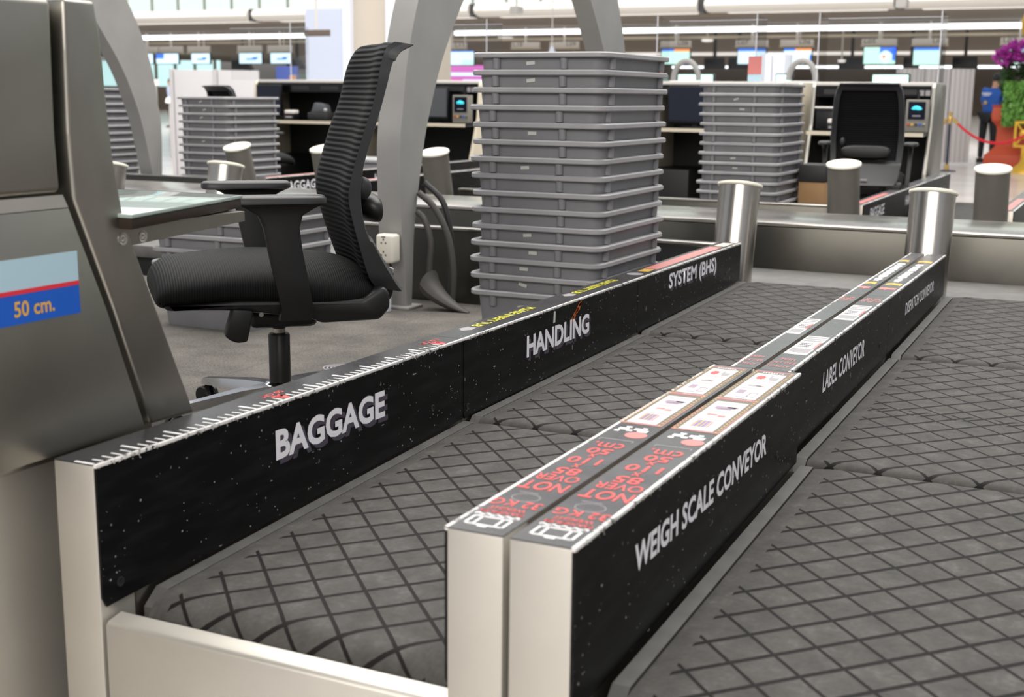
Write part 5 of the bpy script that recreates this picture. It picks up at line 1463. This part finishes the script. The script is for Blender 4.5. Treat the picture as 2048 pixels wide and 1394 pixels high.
def leaves(n, fn, size, name, mn, par):
    bm = bmesh.new()
    for _ in range(n):
        p, d = fn()
        d.normalize(); s = d.cross(Vector((random.uniform(-1, 1), random.uniform(-1, 1), random.uniform(-1, 1)))).normalized()
        L_ = size*random.uniform(0.7, 1.3); W_ = L_*0.32
        nrm = d.cross(s)
        v = [bm.verts.new(p), bm.verts.new(p+d*L_*0.5+s*W_), bm.verts.new(p+d*L_+nrm*L_*0.1), bm.verts.new(p+d*L_*0.5-s*W_)]
        bm.faces.new(v)
    me = bpy.data.meshes.new(name); bm.to_mesh(me); bm.free()
    o = link(name, me, M[mn], par, True, 0); tag(o, kind='stuff'); return o
R_ = random.uniform
def fdark():
    a = R_(0, 2*PI); r = 0.20*math.sqrt(R_(0, 1)); z = R_(1.3, 2.0)
    return Vector((-0.70+r*math.cos(a), 22.6+r*math.sin(a), z)), Vector((math.cos(a), math.sin(a), R_(-0.2, 0.6)))
leaves(420, fdark, 0.14, 'dark_leaves', 'leaf', fp)
def ftrail():
    a = R_(0, 2*PI); r = 0.34*math.sqrt(R_(0.2, 1)); z = R_(0.86, 1.55)
    return Vector((-0.55+r*math.cos(a), 22.40+0.5*r*math.sin(a), z)), Vector((R_(-0.3, 0.3), R_(-0.3, 0.3), -1))
leaves(2200, ftrail, 0.10, 'trailing_fern', 'fern', fp)
def forch():
    k = random.choice(((-0.95, 1.92, 0.10), (-0.84, 1.98, 0.11), (-0.72, 2.05, 0.13), (-0.60, 2.0, 0.14)))
    a = R_(0, 2*PI); e = R_(-1, 1); r = k[2]
    c, s = math.cos(a), math.sin(a); q = math.sqrt(1-e*e)
    return Vector((k[0]+r*c*q*0.8, 22.4+r*s*q*0.8, k[1]+r*e*0.8)), Vector((c*q, s*q, e))
leaves(500, forch, 0.09, 'orchid_flowers', 'orchid', fp)
gf = thing('gold_frame_panel', 'small yellow gold cross-braced frame standing before the pedestal', 'ornament', (-0.55, 22.2, 0))
b = MB()
for x0, x1, z0, z1 in ((-0.66, -0.62, 0.42, 0.86), (-0.36, -0.32, 0.42, 0.86), (-0.62, -0.36, 0.42, 0.46), (-0.62, -0.36, 0.82, 0.86)):
    b.box(x0, x1, 22.20, 22.24, z0, z1)
b.tube([(-0.62, 22.22, 0.46), (-0.36, 22.22, 0.82)], 0.018, 8); b.tube([(-0.36, 22.22, 0.46), (-0.62, 22.22, 0.82)], 0.018, 8)
b.sphere((-0.49, 22.21, 0.64), 0.09, 2, (1, 0.4, 1))
b.build('lattice', M['gold'], gf, True)
MB().box(-0.52, -0.46, 22.19, 22.25, 0.0, 0.42).build('leg', M['gold'], gf, True)
MB().lathe([(0, 0.0), (0.26, 0.0), (0.22, 0.08), (0.12, 0.16), (0.06, 0.30), (0, 0.31)], (-0.42, 22.05, 0), 24).build('claw_base', M['gold'], gf, True)

# ------------------------------------------------------------------ people
def skin_body(name, verts, edges, radii, material, parent, sub=2, root=0):
    me = bpy.data.meshes.new(name); me.from_pydata(verts, edges, [])
    o = bpy.data.objects.new(name, me); COL.objects.link(o); o.parent = parent
    me.materials.append(material)
    sk = o.modifiers.new('skin', 'SKIN'); sk.use_smooth_shade = True
    for i, r in enumerate(radii):
        v = me.skin_vertices[0].data[i]
        v.radius = (r, r) if not isinstance(r, tuple) else r
        v.use_root = (i == root)
    ss = o.modifiers.new('sub', 'SUBSURF'); ss.levels = 1; ss.render_levels = sub
    return o
def person(label, loc, rotz, height, shirt, trousers, lean=0.0, arms='desk'):
    # local: facing +y
    s = height/1.72
    t = thing('person', label, 'person', loc, rotz)
    t.scale = (s, s, s)
    ln = lambda z: lean*max(0, z-0.95)
    P = {}
    P['pel'] = (0, 0, 0.95); P['wai'] = (0, ln(1.10), 1.10); P['che'] = (0, ln(1.30), 1.30); P['nek'] = (0, ln(1.46), 1.46); P['hd0'] = (0, ln(1.52)+0.02, 1.54); P['hd1'] = (0, ln(1.60)+0.03, 1.62); P['hd2'] = (0, ln(1.65)+0.025, 1.68)
    for sd, k in ((-1, 'l'), (1, 'r')):
        P['sh'+k] = (sd*0.19, ln(1.40), 1.40)
        if arms == 'desk':
            P['el'+k] = (sd*0.25, ln(1.2)+0.10, 1.14); P['wr'+k] = (sd*0.17, ln(1.2)+0.33, 1.10); P['ha'+k] = (sd*0.14, ln(1.2)+0.42, 1.09)
        else:
            P['el'+k] = (sd*0.25, -0.02, 1.12); P['wr'+k] = (sd*0.25, 0.06, 0.88); P['ha'+k] = (sd*0.25, 0.09, 0.79)
        P['hi'+k] = (sd*0.095, 0, 0.90); P['kn'+k] = (sd*0.11, 0.02*sd, 0.49); P['an'+k] = (sd*0.12, -0.02, 0.08); P['to'+k] = (sd*0.13, 0.13, 0.035)
    order = list(P); ix = {k: i for i, k in enumerate(order)}
    E_ = [('pel', 'wai'), ('wai', 'che'), ('che', 'nek'), ('nek', 'hd0'), ('hd0', 'hd1'), ('hd1', 'hd2')]
    for k in 'lr':
        E_ += [('che', 'sh'+k), ('sh'+k, 'el'+k), ('el'+k, 'wr'+k), ('wr'+k, 'ha'+k), ('pel', 'hi'+k), ('hi'+k, 'kn'+k), ('kn'+k, 'an'+k), ('an'+k, 'to'+k)]
    rad = dict(pel=(0.15, 0.11), wai=(0.14, 0.10), che=(0.16, 0.11), nek=0.055, hd0=(0.068, 0.08), hd1=(0.078, 0.098), hd2=(0.05, 0.06))
    for k in 'lr':
        rad.update({'sh'+k: 0.062, 'el'+k: 0.043, 'wr'+k: 0.03, 'ha'+k: (0.035, 0.02), 'hi'+k: 0.088, 'kn'+k: 0.058, 'an'+k: 0.04, 'to'+k: (0.04, 0.03)})
    slim = {'pel', 'wai', 'che', 'shl', 'shr', 'hil', 'hir', 'knl', 'knr'}
    thin = lambda k: (tuple(q*0.72 for q in rad[k]) if isinstance(rad[k], tuple) else rad[k]*0.72) if k in slim else rad[k]
    skin_body('body', [P[k] for k in order], [(ix[a], ix[b_]) for a, b_ in E_], [thin(k) for k in order], M['skin'], t)
    def sub(name, keys, material, grow, cut={}):
        vs = [cut.get(k, P[k]) for k in keys]; jx = {k: i for i, k in enumerate(keys)}
        ed = [(jx[a], jx[b_]) for a, b_ in E_ if a in jx and b_ in jx]
        rr = [tuple(q+grow for q in rad[k]) if isinstance(rad[k], tuple) else rad[k]+grow for k in keys]
        return skin_body(name, vs, ed, rr, material, t)
    lw = lambda a, b_, f: tuple(P[a][i]+(P[b_][i]-P[a][i])*f for i in range(3))
    sub('shirt', ['pel', 'wai', 'che', 'nek', 'shl', 'ell', 'shr', 'elr'], shirt, 0.022, {'pel': (0, 0, 0.90), 'nek': lw('che', 'nek', 0.75)})
    sub('trousers', ['pel', 'hil', 'knl', 'anl', 'hir', 'knr', 'anr'], trousers, 0.012)
    for k in 'lr':
        x, y, z = P['an'+k]
        MB().loft([[(x-0.045, y-0.06, 0.0), (x+0.045, y-0.06, 0.0), (x+0.045, y-0.06, 0.09), (x-0.045, y-0.06, 0.09)], [(x-0.05, y+0.10, 0.0), (x+0.05, y+0.10, 0.0), (x+0.04, y+0.10, 0.07), (x-0.04, y+0.10, 0.07)], [(x-0.03, y+0.20, 0.0), (x+0.03, y+0.20, 0.0), (x+0.025, y+0.20, 0.035), (x-0.025, y+0.20, 0.035)]]).build('shoe', M['black'], t)
    hx = P['hd1']
    MB().sphere((hx[0], hx[1]-0.022, hx[2]+0.025), 0.1, 3, (0.86, 0.98, 0.98)).build('hair', M['hair'], t)
    f = MB()
    f.sphere((0, hx[1]+0.098, hx[2]-0.03), 0.016, 2, (0.8, 1, 1.3))
    for sd in (-1, 1):
        f.sphere((sd*0.084, hx[1], hx[2]-0.02), 0.022, 2, (0.4, 0.8, 1.3))
    f.build('nose_and_ears', M['skin'], t)
    return t
p = person('person in blue uniform shirt and black trousers, back turned, beside the orange-red pedestal', (-1.42, 25.5, 0), -0.45, 1.70, M['shirt_blue'], M['trouser'], 0.25, 'desk')
e = MB().box(-0.10, 0.10, -0.158, -0.150, 1.335, 1.355); e.box(-0.07, 0.07, -0.158, -0.150, 1.30, 1.318)
e.build('back_print', M['white_print'], p)
MB().lathe([(0.035, 0), (0.035, 0.006), (0, 0.006)], n=16, mtx=Matrix.Translation((-0.02, -0.135, 1.17)) @ Matrix.Rotation(PI/2, 4, 'X')).build('round_emblem', M['gold_print'], p)
person('person in pale blue shirt and dark trousers standing far off left of the corner-on stack', (-29.42, 34.59, 0), 2.6, 1.66, M['shirt_pale'], M['trouser'], 0.0, 'down')
person('dark-haired person in white shirt, head and shoulders above the left counter', (-14.3, 19.2, 0.0), 3.6, 1.64, M['shirt_white'], M['trouser'], 0.0, 'down')
t = thing('advert_panel', 'blue and orange advertising panel left of the white column', 'poster', (-13.7, 19.7, 0))
MB().box(-14.05, -13.55, 19.7, 19.76, 0.02, 1.72, 0.01).build('board', M['screen_blue'] if False else plain('advert_blue', (86, 108, 190), 0.5), t, True)
MB().box(-13.72, -13.56, 19.685, 19.698, 1.2, 1.55).build('orange_figure', plain('advert_orange', (216, 150, 110), 0.5), t, True)
MB().box(-14.1, -13.5, 19.6, 19.86, 0.0, 0.018).build('foot', M['dark'], t, True)
t = thing('gold_gift_stand', 'tan and gold display stand right of the blue advertising panel', 'display', (-12.9, 19.9, 0))
MB().box(-13.2, -12.55, 19.9, 20.2, 0.0, 1.45, 0.02).build('stand', M['cardboard'], t, True)
MB().prism([(-13.2, 1.451), (-12.5, 1.451), (-12.6, 1.72), (-13.1, 1.75)], 'y', 19.95, 20.15, 0.02).build('topper', M['gold'], t, True)
for k, (x, lab) in enumerate(((-3.10, 'left of the second tray stack'), (-1.86, 'above the second tray stack'))):
    t = thing('display_arch', 'small grey arched display frame %s' % lab, 'frame', (x, 12.0, 1.0))
    MB().tube([(x+0.14*math.cos(a), 12.0, 1.38+0.20*math.sin(a)) for a in [PI*j/12 for j in range(13)]], 0.03, 10).build('arch', M['frame_grey'], t, True)
    MB().box(x-0.17, x+0.17, 11.9, 12.1, 0.0, 1.375, 0.02).build('pedestal', M['screenpart'], t, True)
for k, (x, w_, mn, lab) in enumerate(((-3.32, 0.22, 'screen_mint', 'cyan lit low screen right of the tall tray stack'), (-2.30+0.0, 0.10, 'screen_mint', 'mint lit low screen behind the second tray stack'), (-1.15, 0.2, 'screen_mint', 'cyan lit low screen just above the black office chair'))):
    t = thing('low_screen', lab, 'screen', (x, 13.0, 0))
    MB().box(x-w_, x+w_, 13.0, 13.05, 1.33, 1.47, 0.01).build('case', M['bezel'], t, True)
    MB().box(x-w_+0.015, x+w_-0.015, 12.99, 12.998, 1.345, 1.455).build('picture', M[mn], t, True)
    MB().box(x-0.05, x+0.05, 13.01, 13.04, 0, 1.329).build('post', M['dark'], t, True)
